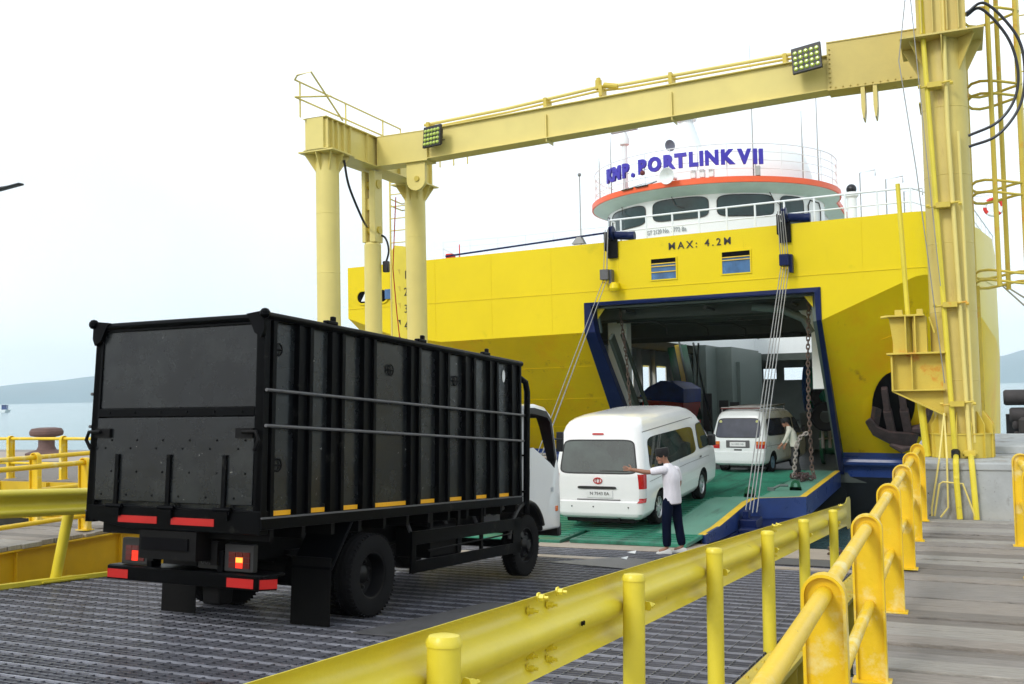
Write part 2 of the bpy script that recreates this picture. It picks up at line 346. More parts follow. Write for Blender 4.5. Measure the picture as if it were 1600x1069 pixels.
# air between the camera and the far shore
b = MB(); b.box(-5500, 4500, -300, 6500, -3.9, 330)
scene.cycles.volume_bounces = 6
hz = bpy.data.materials.new('haze'); hz.use_nodes = True; t = hz.node_tree; t.nodes.clear()
o_ = t.nodes.new('ShaderNodeOutputMaterial'); pv = t.nodes.new('ShaderNodeVolumePrincipled')
pv.inputs['Color'].default_value = (.86, .95, 1, 1); pv.inputs['Density'].default_value = .0002; pv.inputs['Anisotropy'].default_value = 0
t.links.new(pv.outputs['Volume'], o_.inputs['Volume'])
tag(b.build('haze', hz, smooth=0), kind='stuff')
# ------------------------------------------------------------ ramp (link bridge) deck, sloping down towards the ferry
SL = .077; A0 = .25
def rz(y, h=0): return A0-SL*y+h
XL, XR = -9.70, -1.45
RT = Matrix.Translation((0, 0, A0)) @ Matrix.Rotation(-math.atan(SL), 4, 'X')
ramp = MB()
ramp.box(XL, XR, -4, 14.5, -.30, -.013, mi=0, T=RT)
y = -3.9; k = 0
while y < 16.2:
    if not 14.40 < y < 14.86:
        if k % 4: ramp.box(XL+.03, XR-.02, y-.006, y+.006, -.014, -.001, mi=1, T=RT)
        else: ramp.box(XL+.03, XR-.02, y-.007, y+.007, -.014, .002, mi=2, T=RT)
    y += .07; k += 1
x = XL+.1
while x < XR-.03: ramp.box(x-.005, x+.005, -4, 16.3, -.014, -.002, mi=1, T=RT); x += .14
ramp.box(XL, XR, 14.45, 14.80, -.20, .002, mi=3, T=RT)
ramp.box(XL, XR, 14.80, 16.25, -.30, -.0135, mi=0, T=RT)
ramp.box(XL, XR, 16.25, 18.2, -.30, .003, mi=3, T=RT)
tag(ramp.build('ramp_road', [mUnder, mGrate, mGrateE, mTan], smooth=0), kind='structure')
def steel_plate(poly, label, m=mPlateS, h=.012):
    b = MB(); b.prism(poly, 'z', h-.008, h, T=RT)
    c = RT @ Vector((sum(p[0] for p in poly)/len(poly), sum(p[1] for p in poly)/len(poly), 0))
    tag(b.build('steel_plate', m, loc=c, smooth=0), label, 'steel plate', 'loose plates on the ramp grating')
steel_plate([(-4.75, 7.2), (-3.6, 7.25), (-3.6, 9.45), (-4.55, 9.4)], 'dark grey plate lying on the grating beside the rear wheel of the black truck')
steel_plate([(-5.6, 13.6), (-4.0, 13.2), (-3.7, 14.5), (-4.9, 14.9)], 'grey plate on the grating just in front of the standing man in white shirt')
steel_plate([(-3.0, 15.0), (-1.75, 15.0), (-1.75, 16.0), (-2.6, 16.0)], 'small grey hatch plate at the tip of the ramp beside the guardrail end', mPlateS, .016)
# ------------------------------------------------------------ girders along the ramp edges
def girder(x0, x1, label, y0=-4, y1=18.2, d=.62):
    b = MB(); xc = (x0+x1)/2
    b.box(x0, x1, y0, y1, -.03, .012, T=RT); b.box(x0, x1, y0, y1, -d, -d+.03, T=RT); b.box(xc-.012, xc+.012, y0, y1, -d, -.02, T=RT)
    o = b.build('ramp_girder', mYr, loc=RT @ Vector((xc, 7, -d)), bev=.004, smooth=0)
    tag(o, label, 'girder')
    y = y0+.3
    while y < y1: b = MB(); b.box(x0+.01, x1-.01, y-.008, y+.008, -d+.03, -.03, T=RT); y += .6; b.build('stiffener', mYr, o, world=True, smooth=0)
    b = MB(); y = y0+.1
    while y < y1:
        for xx in (x0+.04, x1-.04): b.lathe([(0, .03), (.012, .03), (.014, .012), (0, .012)], T=RT @ Matrix.Translation((xx, y, 0)), n=6)
        y += .30
    tag(b.build('bolt', mYr, o, world=True, smooth=0), kind='stuff')
girder(-1.44, -1.18, 'rusty yellow girder edging the ramp on the side of the timber walkway')
girder(-9.98, -9.71, 'yellow girder edging the ramp on the far left side by the sea')
# ------------------------------------------------------------ guardrails
PROF = [(-.030, .156), (-.072, .130), (-.083, .108), (-.080, .086), (-.060, .066), (-.030, .050), (-.008, .030), (0, .010),
        (0, -.010), (-.008, -.030), (-.030, -.050), (-.060, -.066), (-.080, -.086), (-.083, -.108), (-.072, -.130), (-.030, -.156)]
def wbeam(b, x, y0, y1, h, sgn, flare=None):
    ys = [y0, y1]
    def ring(y, s=1, du=0, flat=1):
        p = [(u*flat+du, z*s) for u, z in PROF]; q = [(u-.005, z) for u, z in reversed(p)]
        return [RT @ Vector((x+sgn*u, y, h+z)) for u, z in p+q]
    rings = [ring(y) for y in ys]
    if flare: rings += [ring(y1+flare*.25, 1.02, 0, .8), ring(y1+flare*.6, 1.10, -.03, .35), ring(y1+flare*.9, 1.42, -.05, .02), ring(y1+flare*1.35, 1.46, -.05, .01), ring(y1+flare*1.5, 1.12, -.05, .01)]
    b.loft(rings)
def gpost(x, y, top=.93, r=.052, lean=0, parent=None):
    b = MB(); T = RT @ Matrix.Translation((x, y, 0)) @ Matrix.Rotation(lean, 4, 'Y')
    prof = [(0, -.25), (r, -.25), (r, top-.035), (r*1.07, top-.035), (r*1.07, top-.02), (r*.9, top-.004), (r*.55, top), (0, top)]
    b.lathe([(a, h) for a, h in prof], T=T, n=20)
    return b.build('post', mY, parent, world=True, bev=0)
gr = thing('guardrail', 'yellow steel guardrail with round posts in the foreground between ramp and walkway', 'guardrail', RT @ Vector((-1.5, 6, 0)))
b = MB(); wbeam(b, -1.505, -3.6, 14.35, .775, 1, flare=.75); b.build('rail_beam', mY, gr, world=True, smooth=40)
PY = [.72, 2.62, 4.52, 6.20, 8.06, 10.02, 12.42]
for y in PY:
    gpost(-1.45, y, parent=gr)
def bolt(b, p, d, r=.013, L=.03):
    d = Vector(d).normalized(); x, yv, _ = frame(d); T = Matrix((x, yv, d)).transposed().to_4x4(); T.translation = p
    b.lathe([(0, L), (r*.5, L), (r*.5, L*.6), (r, L*.6), (r, L*.15), (r*1.5, L*.15), (r*1.5, 0), (0, 0)], T=T, n=6)
for y in PY:
    b = MB(); bolt(b, RT @ Vector((-1.40, y+.055, .775)), (.35, .9, 0), .016, .05); b.build('bolt', mY, gr, world=True, smooth=0)
for ys in (3.66, 8.9, 13.9):
    for dy in (-.10, .10):
        for dz in (.150, .095, -.075, -.122):
            b = MB(); bolt(b, RT @ Vector((-1.505-(.035 if abs(dz) > .14 else .075), ys+dy, .775+dz)), (1, 0, 0), .013, .045)
            b.build('bolt', mY, gr, world=True, smooth=0)
b = MB()
for dx in (-.012, .012): b.lathe([(.0, .004), (.010, .004), (.010, 0)], T=RT @ Matrix.Translation((-1.497, 3.95+dx, .775)) @ Matrix.Rotation(R_(90), 4, 'Y'), n=10)
b.build('slot', mHole, gr, world=True, smooth=0)
gl = thing('guardrail', 'yellow guardrail with leaning post on the left side of the ramp behind the truck', 'guardrail', RT @ Vector((-9.6, 6, 0)))
b = MB(); wbeam(b, -9.60, -3.6, 14.3, .935, -1, flare=.7); b.build('rail_beam', mY, gl, world=True, smooth=40)
for y in (2.6, 4.6, 6.6, 8.62, 10.6, 12.6):
    gpost(-9.84, y, top=1.02, r=.062, lean=R_(11), parent=gl)
b = MB(); b.box(-9.76, -9.69, -3.6, 16, .0, .05, T=RT); b.box(-9.95, -9.66, 8.3, 8.95, .012, .03, T=RT); b.build('base_strip', mY, gl, world=True, smooth=0)
# ------------------------------------------------------------ timber walkways
def planks(name, x0, x1, y0, y1, z, seed, w0=.17, w1=.27, cast=True):
    rnd = random.Random(seed); b = MB(); y = y0
    while y < y1:
        wd = rnd.uniform(w0, w1); dz = rnd.uniform(-.018, .006); e0 = rnd.uniform(-.06, .03); e1 = rnd.uniform(-.04, .04)
        ya = y+rnd.choice((.004, .008, .012, .03)); yb = y+wd; sk = rnd.uniform(-.012, .012); tl = rnd.uniform(-.004, .004)
        vs = [(x0+e0, ya, z-.06), (x1+e1, ya+sk, z-.06), (x0+e0, yb, z-.06), (x1+e1, yb+sk*.5, z-.06),
              (x0+e0, ya, z+dz), (x1+e1, ya+sk, z+dz+tl), (x0+e0, yb, z+dz+tl), (x1+e1, yb+sk*.5, z+dz)]
        b.add(vs, [(0, 2, 3, 1), (4, 5, 7, 6), (0, 1, 5, 4), (2, 6, 7, 3), (0, 4, 6, 2), (1, 3, 7, 5)], rnd.randrange(4)); y += wd
    return tag(b.build(name, WOODS, smooth=0, bev=.006), kind='structure')
planks('timber_walkway', -.66, .62, -2.2, 13.62, 0, 3)
planks('timber_walkway', .65, 2.9, -2.2, 13.62, -.006, 4)
b = MB(); b.box(-.60, 2.9, -2.2, 13.7, -.30, -.065); b.box(-.62, 3, 13.62, 13.74, -.1, -.015); struct(b, 'walkway_frame', mYg, smooth=0)
planks('timber_walkway', -12.15, -10.38, 2, 15.4, 0, 5)
planks('timber_walkway', -42, -10.4, 15.62, 20.8, 0, 6, 5, 5.2)
b = MB()
b.box(-42, -12.6, 15.55, 15.61, -.75, -.03); b.box(-42, -12.6, 15.45, 15.66, -.80, -.76)
xx = -42
while xx < -12.6: b.box(xx, xx+.02, 15.47, 15.55, -.76, -.03); xx += 1.5
tag(b.build('dock_girder', mYg, loc=(-27, 15.6, -.8), smooth=0), 'yellow girder under the edge of the far dock behind the left railings', 'girder')
b = MB(); b.box(-10.50, -10.44, 2, 16.2, -.74, -.062); b.box(-10.60, -10.36, 2, 16.2, -.78, -.745); b.box(-10.58, -10.37, 2, 16.2, -.085, -.063)
yy = 2
while yy < 16: b.box(-10.44, -10.39, yy, yy+.02, -.74, -.09); yy += 1.63
tag(b.build('walkway_girder', mYg, loc=(-10.5, 9, -.78), bev=.004, smooth=0), 'deep yellow girder under the left timber walkway behind the truck', 'girder')
b = MB(); b.box(-60, -9.9, 20.8, 24.6, -3.4, -.015); struct(b, 'quay', mQuay, smooth=0)
b = MB(); b.box(-12.0, -10.5, 2, 2.3, -3.5, -.8)
for x, yv in ((-11.3, 4), (-11.3, 12), (-14, 18), (-20, 18), (-26, 18), (-32, 18)): b.lathe([(.3, -3.6), (.3, -.07)], c=(x, yv, 0), n=14)
struct(b, 'piles', mConcL)
# ------------------------------------------------------------ pipe railings with flat rounded posts
def rpost(x, y, z, h, parent, axis='y', w=.17):
    """channel post, its web square to the rail, rounded at the top; the rails run through it"""
    n = 12; hw = w/2; out = [(hw, 0), (hw, h-hw)]+[(hw*math.cos(math.pi*i/n), h-hw+hw*math.sin(math.pi*i/n)) for i in range(1, n)]+[(-hw, h-hw), (-hw, 0)]
    inn = [(a*(hw-.012)/hw, (c if c <= h-hw else h-hw+(c-h+hw)*(hw-.012)/hw)) for a, c in out]
    b = MB(); T = Matrix.Translation((x, y, z)) @ (Matrix.Identity(4) if axis == 'y' else Matrix.Rotation(R_(90), 4, 'Z'))
    m = len(out); vs = []
    for (o1, i1) in (((-.035), 0), ((.035), 0)):
        vs += [T @ Vector((a, o1, c)) for a, c in out]+[T @ Vector((a, o1, c)) for a, c in inn]
    fs = []
    for i in range(m-1):
        fs += [(i, i+1, m+i+1, m+i), (2*m+i, 3*m+i, 3*m+i+1, 2*m+i+1), (i, 2*m+i, 2*m+i+1, i+1), (m+i, m+i+1, 3*m+i+1, 3*m+i)]
    b.add(vs, fs)
    b.prism([(a*.99, c) for a, c in inn], 'y', -.005, .005, T=T)
    b.box(-hw-.02, hw+.02, -.06, .06, 0, .012, T=T)
    return b.build('post', mYo, parent, world=True, smooth=40)
def railing(label, ps, h, p0, p1, group, z=0, rails=(.88, .45), r=.034, ends=True, extra=None):
    c = Vector(ps[len(ps)//2]); t = thing('railing', label, 'railing', (c.x, c.y, z), group=group)
    ax = 'y' if abs(p1[1]-p0[1]) > abs(p1[0]-p0[0]) else 'x'
    for x, y in ps: rpost(x, y, z, h, t, ax)
    for rr in rails:
        b = MB(); pts = [Vector((p0[0], p0[1], z+rr*h)), Vector((p1[0], p1[1], z+rr*h))]
        if extra and rr == rails[0]: pts = [pts[0]+Vector(extra)] + pts
        b.tube(pts, r if rr == rails[0] else r*.9, 14)
        b.build('rail', mYo, t, world=True)
    return t
GR = 'railings along the timber walkways'
railing('yellow pipe railing with flat rounded posts along the timber walkway in the foreground', [(-.53, y) for y in (.35, 2.25, 4.15, 6.12, 8.02, 9.92, 11.70, 13.42)], .955, (-.53, -1.5), (-.53, 13.45), GR, rails=(.915, .46))
railing('short yellow railing end with one post visible on the right edge of the timber walkway', [(.53, y) for y in (11.62, 9.7, 7.8)], .955, (.53, 6), (.53, 11.64), GR, rails=(.9, .46))
railing('yellow pipe railing on the near edge of the left walkway, just above the guardrail', [(-10.62, y) for y in (5.75, 7.75, 9.75, 11.75, 13.75)], .955, (-10.62, 4), (-10.62, 14), GR, rails=(.93, .2))
railing('yellow pipe railing on the seaward edge of the left walkway', [(-11.95, y) for y in (6.1, 8.1, 10.1, 12.1, 14.1)], .99, (-11.95, 4), (-11.95, 15), GR, rails=(.93, .46))
railing('farthest yellow railing on the left, crossing in front of the rusty bollard', [(-31+1.63*i, 15.9) for i in range(12)], .955, (-33, 15.9), (-12.6, 15.9), GR, rails=(.93, .36))
# ------------------------------------------------------------ bollard
b = MB(); b.lathe([(0, 0), (.62, 0), (.62, .10), (.52, .14), (.30, .20), (.245, .30), (.24, .55), (.27, .60), (.46, .64), (.50, .70), (.50, .78), (.44, .87), (.25, .90), (0, .90)], n=28)
for v in b.v: v += Vector((-26.6, 22.9, -.015))
tag(b.build('bollard', mBollard, loc=(-26.6, 22.9, -.015)), 'rusty brown mooring bollard on the quay behind the left railings', 'bollard')
# ------------------------------------------------------------ street lamp, only its arm end inside the picture
T0 = Vector((-21.75, 15.95, 0))
lp = thing('street_lamp', 'dark lamp arm reaching in at the left edge of the sky', 'street lamp', T0)
b = MB(); b.tube([T0, T0+Vector((0, 0, 5.9)), T0+Vector((.25, 0, 6.4)), T0+Vector((1.6, .05, 6.62))], [.09, .06, .05, .035], 10); b.build('pole', mTrim, lp, world=True)
LT = T0+Vector((1.6, .05, 6.62))
b = MB(); b.box(-.1, .75, -.08, .08, -.02, .03, T=Matrix.Translation(LT) @ Matrix.Rotation(R_(-5), 4, 'Y')); b.box(.05, .3, -.05, .05, .03, .07, T=Matrix.Translation(LT)); b.build('lamp_head', mTrim, lp, world=True, bev=.02)
# ------------------------------------------------------------ far boat
bt = thing('boat', 'tiny blue and white boat far out on the water at the left edge', 'boat', (-395, 318, -2.6), (0, 0, R_(40)))
b = MB(); b.loft([[Vector((x*s, y, z)) for x, y, z in ((-1.6*k, yy, 1.1+.02*abs(yy)), (1.6*k, yy, 1.1+.02*abs(yy)), (.8*k, yy, 0), (-.8*k, yy, 0))] for s, k, yy in ((1, .9, -7), (1, 1, -3), (1, 1, 3), (1, .1, 8))]); b.build('hull', mWhiteS, bt, smooth=0)
b = MB(); b.box(-1, 1, -4, 0, 1.1, 3.2); b.box(-1.2, 1.2, -4.4, .5, 3.2, 3.35); b.build('cabin', mNavyD, bt, smooth=0)
# ------------------------------------------------------------ concrete pedestal
b = MB(); b.box(-.62, 2.6, 13.78, 16.9, -3.4, .69); b.box(-.62, 3.4, 15.6, 19.4, .688, .80); b.box(-.64, 2.62, 13.76, 13.80, .60, .692)
tag(b.build('concrete_pedestal', mConc, loc=(0, 15, -3.4), bev=.015, smooth=0), 'stained grey concrete pedestal at the end of the walkway under the right gantry leg', 'concrete base')
b = MB(); b.box(-11.2, -9.85, 13.9, 19.2, -3.4, -.4)
tag(b.build('concrete_pedestal', mConc, loc=(-10.4, 15, -3.4), bev=.02, smooth=0), 'concrete base under the left gantry legs, hidden behind the truck', 'concrete base')
# ------------------------------------------------------------ fender dolphin beyond the pedestal
fd = thing('fender_dolphin', 'dark rubber fenders on a mooring dolphin beyond the pedestal at the right edge', 'fender', (3.4, 24.5, -3))
b = MB(); b.box(1.9, 6, 23.9, 27, -3.3, 1.05); b.build('concrete_block', mConc, fd, world=True, bev=.02, smooth=0)
for i, zz in enumerate((1.36, .98)):
    b = MB(); b.lathe([(.05, .62+i*.1), (.14, .62+i*.1), (.17, .66+i*.1), (.17, 6)], axis='x', c=(.2, 23.95-.1*i, zz), n=18); b.build('fender_tube', mRubber, fd, world=True)
b = MB(); b.lathe([(.1, .1), (.30, .1), (.36, .2), (.36, 1.25), (.30, 1.3), (.1, 1.3)], c=(1.42, 23.4, -.35), n=20); b.build('fender_cylinder', mRubber, fd, world=True)
b = MB(); b.box(.86, 6, 24.0, 24.3, -2.6, 1.0); b.build('fender_panel', mAnti, fd, world=True, smooth=0)
for i, (xx, zz) in enumerate(((.98, 1.0), (1.02, .78), (1.04, .55))):
    b = MB(); b.sphere((xx, 23.75, zz), .07, 10, sc=(1, .7, 1.5)); b.build('fender_shackle', mRubber, fd, world=True)
# ============================================================ GANTRY
g = thing('gantry', 'pale yellow steel portal gantry spanning the ramp in front of the ferry', 'gantry', (-5.2, 16.5, -.4))
XA, XB = -10.35, -.08
def leg(x, y, z0, z1, r, m=None):
    b = MB(); b.lathe([(0, z0), (r, z0), (r, z1), (0, z1)], c=(x, y, 0), n=36)
    for k in range(1, 6):
        zz = lerp(z0, z1, k/6); b.lathe([(r, zz-.008), (r+.004, zz), (r, zz+.008)], c=(x, y, 0), n=36)
    m = m or mYp; o = b.build('leg', m, g, world=True, smooth=40)
    b = MB(); b.box(x-r*1.75, x+r*1.75, y-r*1.75, y+r*1.75, z1, z1+.025)
    for k in range(8):
        a = k*math.pi/4; T = Matrix.Translation((x, y, z1)) @ Matrix.Rotation(a, 4, 'Z')
        b.prism([(r*.98, 0), (r*(1.68 if k % 2 == 0 else 1.9), 0), (r*(1.68 if k % 2 == 0 else 1.9), -.03), (r*.98, -r*1.5)], 'y', -.008, .008, T=T)
    b.build('cap_plate', m, o, world=True, smooth=0)
    return o
for x, y, r, z0 in ((XA, 15.0, .212, -.4), (XA, 18.2, .212, -.4)): leg(x, y, z0, 6.07, r)
for x, y, r, z0 in ((XB+.02, 15.0, .30, .8), (XB, 18.4, .22, .8)): leg(x, y, z0, 6.42, r, mYq)
def skirt(x, y, z, r, h):
    b = MB(); R2 = r*1.32
    b.lathe([(0, z), (R2, z), (R2, z+h*.5), (R2*1.04, z+h*.5), (R2*1.04, z+h*.53), (r, z+h*.53)], c=(x, y, 0), n=30)
    for k in range(14):
        T = Matrix.Translation((x, y, z)) @ Matrix.Rotation(k*2*math.pi/14+.1, 4, 'Z')
        b.prism([(r*.97, 0), (R2*1.06, 0), (R2*1.06, h*.72), (r*1.02, h), (r*.97, h)], 'y', -.007, .007, T=T)
    b.build('base_skirt', mYr, g, world=True, smooth=30)
skirt(XB+.05, 15.0, .692, .30, .62)
def ibox(b, p, q, w, h, fl=.06, ft=.018, ribs=0):
    """box beam with proud flanges, p-q along the bottom centre line"""
    p, q = Vector(p), Vector(q); d = (q-p).normalized(); s = Vector((0, 0, 1)); side = d.cross(s).normalized(); upv = side.cross(d).normalized()
    m = lambda c, ww, hh: b.bar(p+upv*c, q+upv*c, ww, hh, upv=upv)
    m(h/2, w, h-.002); m(ft/2-.001, w+fl, ft); m(h-ft/2+.001, w+fl, ft)
    L = (q-p).length
    for i in range(ribs):
        c = p+d*L*(i+1)/(ribs+1); b.bar(c-d*.008+upv*h/2, c+d*.008+upv*h/2, w+fl*.8, h-2*ft-.004, upv=upv)
b = MB(); ibox(b, (XA, 14.62, 6.095), (XA, 18.65, 6.095), .36, .59, .14, ribs=0)
for yy in (14.68, 14.84, 15.0, 15.2, 15.42, 16.0, 17.2, 18.0, 18.5): b.box(XA-.245, XA+.245, yy-.008, yy+.008, 6.12, 6.66)
b.build('end_beam', mYp, g, world=True, smooth=0, bev=.004)
b = MB(); ibox(b, (XB+.02, 14.62, 6.445), (XB+.02, 18.8, 6.445), .44, .85, .20)
for yy in (14.64, 14.9, 15.4, 17.6, 18.6): b.box(XB-.29, XB+.33, yy-.008, yy+.008, 6.47, 7.26)
for dx in (-.22, -.08, .10, .24): b.box(XB+dx-.007, XB+dx+.007, 14.52, 14.62, 6.47, 7.26)
b.build('end_beam', mYq, g, world=True, smooth=0, bev=.004)
b = MB(); ibox(b, (XB, 15.1, 7.3), (XB, 15.1, 9.2), .4, .4, .05); b.box(XB-.25, XB+.25, 14.7, 15.5, 7.3, 9.2); b.build('winch_tower', mYq, g, world=True, smooth=0)
b = MB(); ibox(b, (-10.1, 16.48, 6.10), (-9.0, 16.48, 6.10), .36, .58, .02)
ibox(b, (-9.0, 16.48, 6.13), (-1.72, 16.48, 6.385), .24, .565, .12)
for xx in (-6.58, -4.28): b.bar((xx-.008, 16.48, 6.40+(xx+6.58)*.035), (xx+.008, 16.48, 6.40+(xx+6.58)*.035), .34, .50)
b.build('cross_beam', mYp, g, world=True, smooth=0, bev=.004)
b = MB(); ibox(b, (-1.74, 16.48, 6.36), (-.30, 16.48, 6.36), .40, .78, .03)
for zz in [6.42+.075*i for i in range(9)]:
    for yy in (16.27,): bolt(b, Vector((-1.70, yy, zz)), (0, -1, 0), .012, .02)
for xx in [-1.62+.11*i for i in range(11)]: bolt(b, Vector((xx, 16.27, 6.40)), (0, -1, 0), .010, .018)
b.build('beam_sleeve', mYq, g, world=True, smooth=0, bev=.004)
b = MB()
for xx in (-1.22, -1.04): b.box(xx-.03, xx+.03, 16.28, 16.60, 6.02, 6.36); b.prism([(xx-.03, 6.02), (xx+.03, 6.02), (xx+.01, 5.86), (xx-.01, 5.86)], 'y', 16.28, 16.60)
b.build('hanging_lug', mYp, g, world=True, smooth=0)
b = MB()
pp = [(-9.1, 16.4, 6.80), (-7.4, 16.4, 6.88), (-5.6, 16.4, 7.02), (-5.2, 16.4, 7.0), (-2.2, 16.4, 7.08)]
b.tube(pp, .030, 10); b.tube([Vector(p)+Vector((0, .12, -.03)) for p in pp], .022, 8)
b.build('pipe', mYp, g, world=True)
for xx, zz in ((-9.0, 6.8), (-6.6, 6.93), (-5.55, 7.0), (-4.3, 7.04), (-2.4, 7.06)): b = MB(); b.box(xx-.03, xx+.03, 16.33, 16.6, zz-.16, zz+.03); b.build('pipe_bracket', mYr, g, world=True, smooth=0)
b = MB()
b.lathe([(0, -.07), (.06, -.07), (.06, .09), (.04, .09), (.04, .13), (0, .13)], c=(-5.6, 16.4, 7.05), n=12); b.tube([(-5.5, 16.4, 7.04), (-5.25, 16.4, 6.98)], .05, 10)
b.build('pipe_joint', mYr, g, world=True, smooth=30)
# hinge plate under the cross beam
b = MB(); n_ = 12
b.prism([(-9.48, 6.12), (-9.48, 5.75)]+[(-9.28-.20*math.cos(math.pi*i/n_), 5.75-.19*math.sin(math.pi*i/n_)) for i in range(n_+1)]+[(-9.08, 6.12)], 'y', 16.35, 16.43)
b.build('hinge_plate', mYp, g, world=True, smooth=0, bev=.005)
b = MB(); b.lathe([(0, -.03), (.05, -.03), (.05, 0)], axis='y', c=(-9.25, 16.35, 5.78), n=14); b.build('hinge_pin', mYr, g, world=True)
# platform railing on the left end beam
b = MB(); X = XA-.22; zt = 7.32
rr = .017
b.tube([(X, 14.35, zt), (X, 18.0, zt-.03), (X, 18.05, 6.75)], rr, 8); b.tube([(X, 14.35, zt-.31), (X, 18.0, zt-.34)], rr, 8)
for yy in (14.5, 15.95, 17.3): b.tube([(X, yy, 6.68), (X, yy, zt)], rr, 8)
b.tube([(X, 14.35, zt), (X+.15, 14.22, zt+.02), (X+.42, 14.25, zt+.05), (X+.5, 15.1, 6.7)], rr, 8); b.tube([(X, 14.35, zt-.31), (X+.5, 14.75, zt-.26)], rr, 8)
for (x0, x1, yy) in ((XA-.1, XA+.9, 18.0), (XA-.1, XA+.9, 18.9)):
    b.tube([(x0, yy, 7.12), (x1, yy, 7.16), (x1, yy, 6.6)], rr, 8); b.tube([(x0, yy, 6.9), (x1, yy, 6.93)], rr, 8)
    for k in range(3): b.tube([(lerp(x0, x1, k/3), yy, 6.6), (lerp(x0, x1, k/3), yy, 7.13)], rr, 8)
b.tube([(XA-.1, 18, 7.12), (XA-.1, 18.9, 7.12)], rr, 8); b.tube([(XA+.9, 18, 7.16), (XA+.9, 18.9, 7.16)], rr, 8)
b.build('platform_railing', mYp, g, world=True)
# ladder behind the far left leg
b = MB()
for xx in (-11.42, -11.02): b.tube([(xx, 18.95, -.3), (xx, 18.95, 6.6)], .022, 8)
for i in range(24): b.tube([(-11.42, 18.95, .2+.27*i), (-11.02, 18.95, .2+.27*i)], .013, 6)
for zz in (4.2, 5.9, 6.05, 3.7): b.tube([(-11.42, 18.95, zz), (-11.5, 19.6, zz), (-10.9, 19.6, zz), (-11.02, 18.95, zz)], .016, 6); b.tube([(-11.02, 18.95, zz), (-10.4, 18.4, zz)], .016, 6)
b.build('ladder', mYp, g, world=True)
# pipes, clamps and cables on the near right leg
b = MB(); b.tube([(-.30, 14.66, 7.6), (-.29, 14.62, 6.5), (-.11, 14.60, .78)], .034, 10); b.build('pipe', mY, g, world=True)
b = MB(); b.tube([(-.02, 14.62, 7.6), (-.03, 14.62, 5.2), (.07, 14.60, .80)], .028, 10); b.build('pipe', mYp, g, world=True)
b = MB(); b.tube([(.10, 14.65, 5.1), (.13, 14.65, .9)], .020, 8); b.build('pipe', mYp, g, world=True)
b = MB(); b.lathe([(0, 0), (.055, 0), (.055, .10), (.03, .12), (0, .12)], c=(-.105, 14.58, .70), n=12); b.build('valve', mHose, g, world=True)
b = MB(); b.box(.00, .14, 14.54, 14.66, .72, .80); b.tube([(-.02, 14.6, .76), (.16, 14.6, .76)], .03, 8); b.build('valve', mYr, g, world=True, bev=.008)
b = MB(); b.tube([(-.10, 13.72, .69), (-.10, 13.70, .45), (-.08, 13.70, .0)], .036, 10); b.tube([(-.10, 14.58, .72), (-.10, 13.72, .71), (-.10, 13.70, .5)], .036, 10)
b.tube([(.08, 14.58, .72), (.08, 13.72, .71), (.09, 13.70, .5), (.11, 13.70, 0)], .036, 10); b.build('pipe', mY, g, world=True)
for zz in (5.75, 4.1, 2.75, 1.42):
    b = MB(); xo = -.16+(zz-1)*-.025; b.box(xo+.02, xo+.20, 14.52, 14.70, zz-.035, zz+.035); b.tube([(xo-.08, 14.56, zz-.02), (xo+.32, 14.56, zz+.03)], .014, 8)
    for dx in (-.08, .32): b.lathe([(0, -.02), (.025, -.02), (.025, .02), (0, .02)], axis='x', c=(xo+dx, 14.56, zz), n=6)
    b.build('pipe_clamp', mYr, g, world=True, smooth=30)
# cylinder bracket on the ramp side of the near right leg
def px(x): return x
b = MB()
b.box(-.86, -.20, 14.75, 14.79, 1.60, 2.10)                                     # web
b.prism([(-.84, 1.62), (-.86, 1.60), (-.24, 1.28), (-.16, 1.28), (-.16, 1.62)], 'y', 14.75, 14.79)
b.box(-.92, -.18, 14.55, 15.0, 2.10, 2.125); b.box(-.86, -.20, 14.60, 14.95, 1.60, 1.62)
b.bar((-.86, 14.78, 1.60), (-.20, 14.78, 1.26), .30, .022, upv=(0.45, 0, .9)); b.box(-.87, -.845, 14.60, 14.95, 1.60, 2.10); b.box(-.615, -.595, 14.62, 14.75, 1.62, 2.10)
b.build('bracket', mYr, g, world=True, smooth=0, bev=.004)
b = MB()
b.box(-.90, -.42, 14.60, 15.0, 2.62, 2.645); b.prism([(-.88, 2.62), (-.66, 2.62), (-.66, 2.125), (-.84, 2.125), (-.84, 2.3)], 'y', 14.72, 14.76)
b.box(-.58, -.40, 14.72, 14.76, 2.125, 2.62); b.box(-.675, -.655, 14.60, 14.72, 2.125, 2.62); b.box(-.555, -.535, 14.60, 14.72, 2.125, 2.62)
b.box(-.66, -.56, 14.90, 14.94, 2.125, 2.62); b.box(-.42, -.40, 14.76, 15.0, 2.125, 2.62)
b.box(-.80, -.70, 14.7, 14.8, 2.645, 2.72); b.box(-.52, -.44, 14.7, 14.8, 2.645, 2.72)
b.tube([(-.36, 14.6, 2.6), (-.30, 14.6, 2.38)], .015, 6); b.tube([(-.98, 14.65, 2.62), (-.88, 14.65, 2.63)], .02, 8)
b.build('cylinder_seat', mYr, g, world=True, smooth=0, bev=.004)
b = MB(); b.tube([(-.70, 14.85, 4.50), (-.64, 14.85, 2.7), (-.62, 14.85, 2.12)], .032, 10); b.build('guide_pipe', mY, g, world=True)
b = MB(); b.tube([(-.52, 14.85, 1.5), (-.46, 14.9, .70)], .05, 10); b.build('strut', mY, g, world=True)
# thin cables beside the tower
b = MB()
b.tube([(-.44, 14.4, 7.3), (-.60, 14.4, 6.1), (-.44, 14.5, 4.6), (-.20, 14.55, 1.7)], .007, 6); b.tube([(-.44, 14.4, 7.3), (-.30, 14.45, 4.7), (-.2, 14.5, 3)], .006, 6)
b.build('cable', mWire, g, world=True)
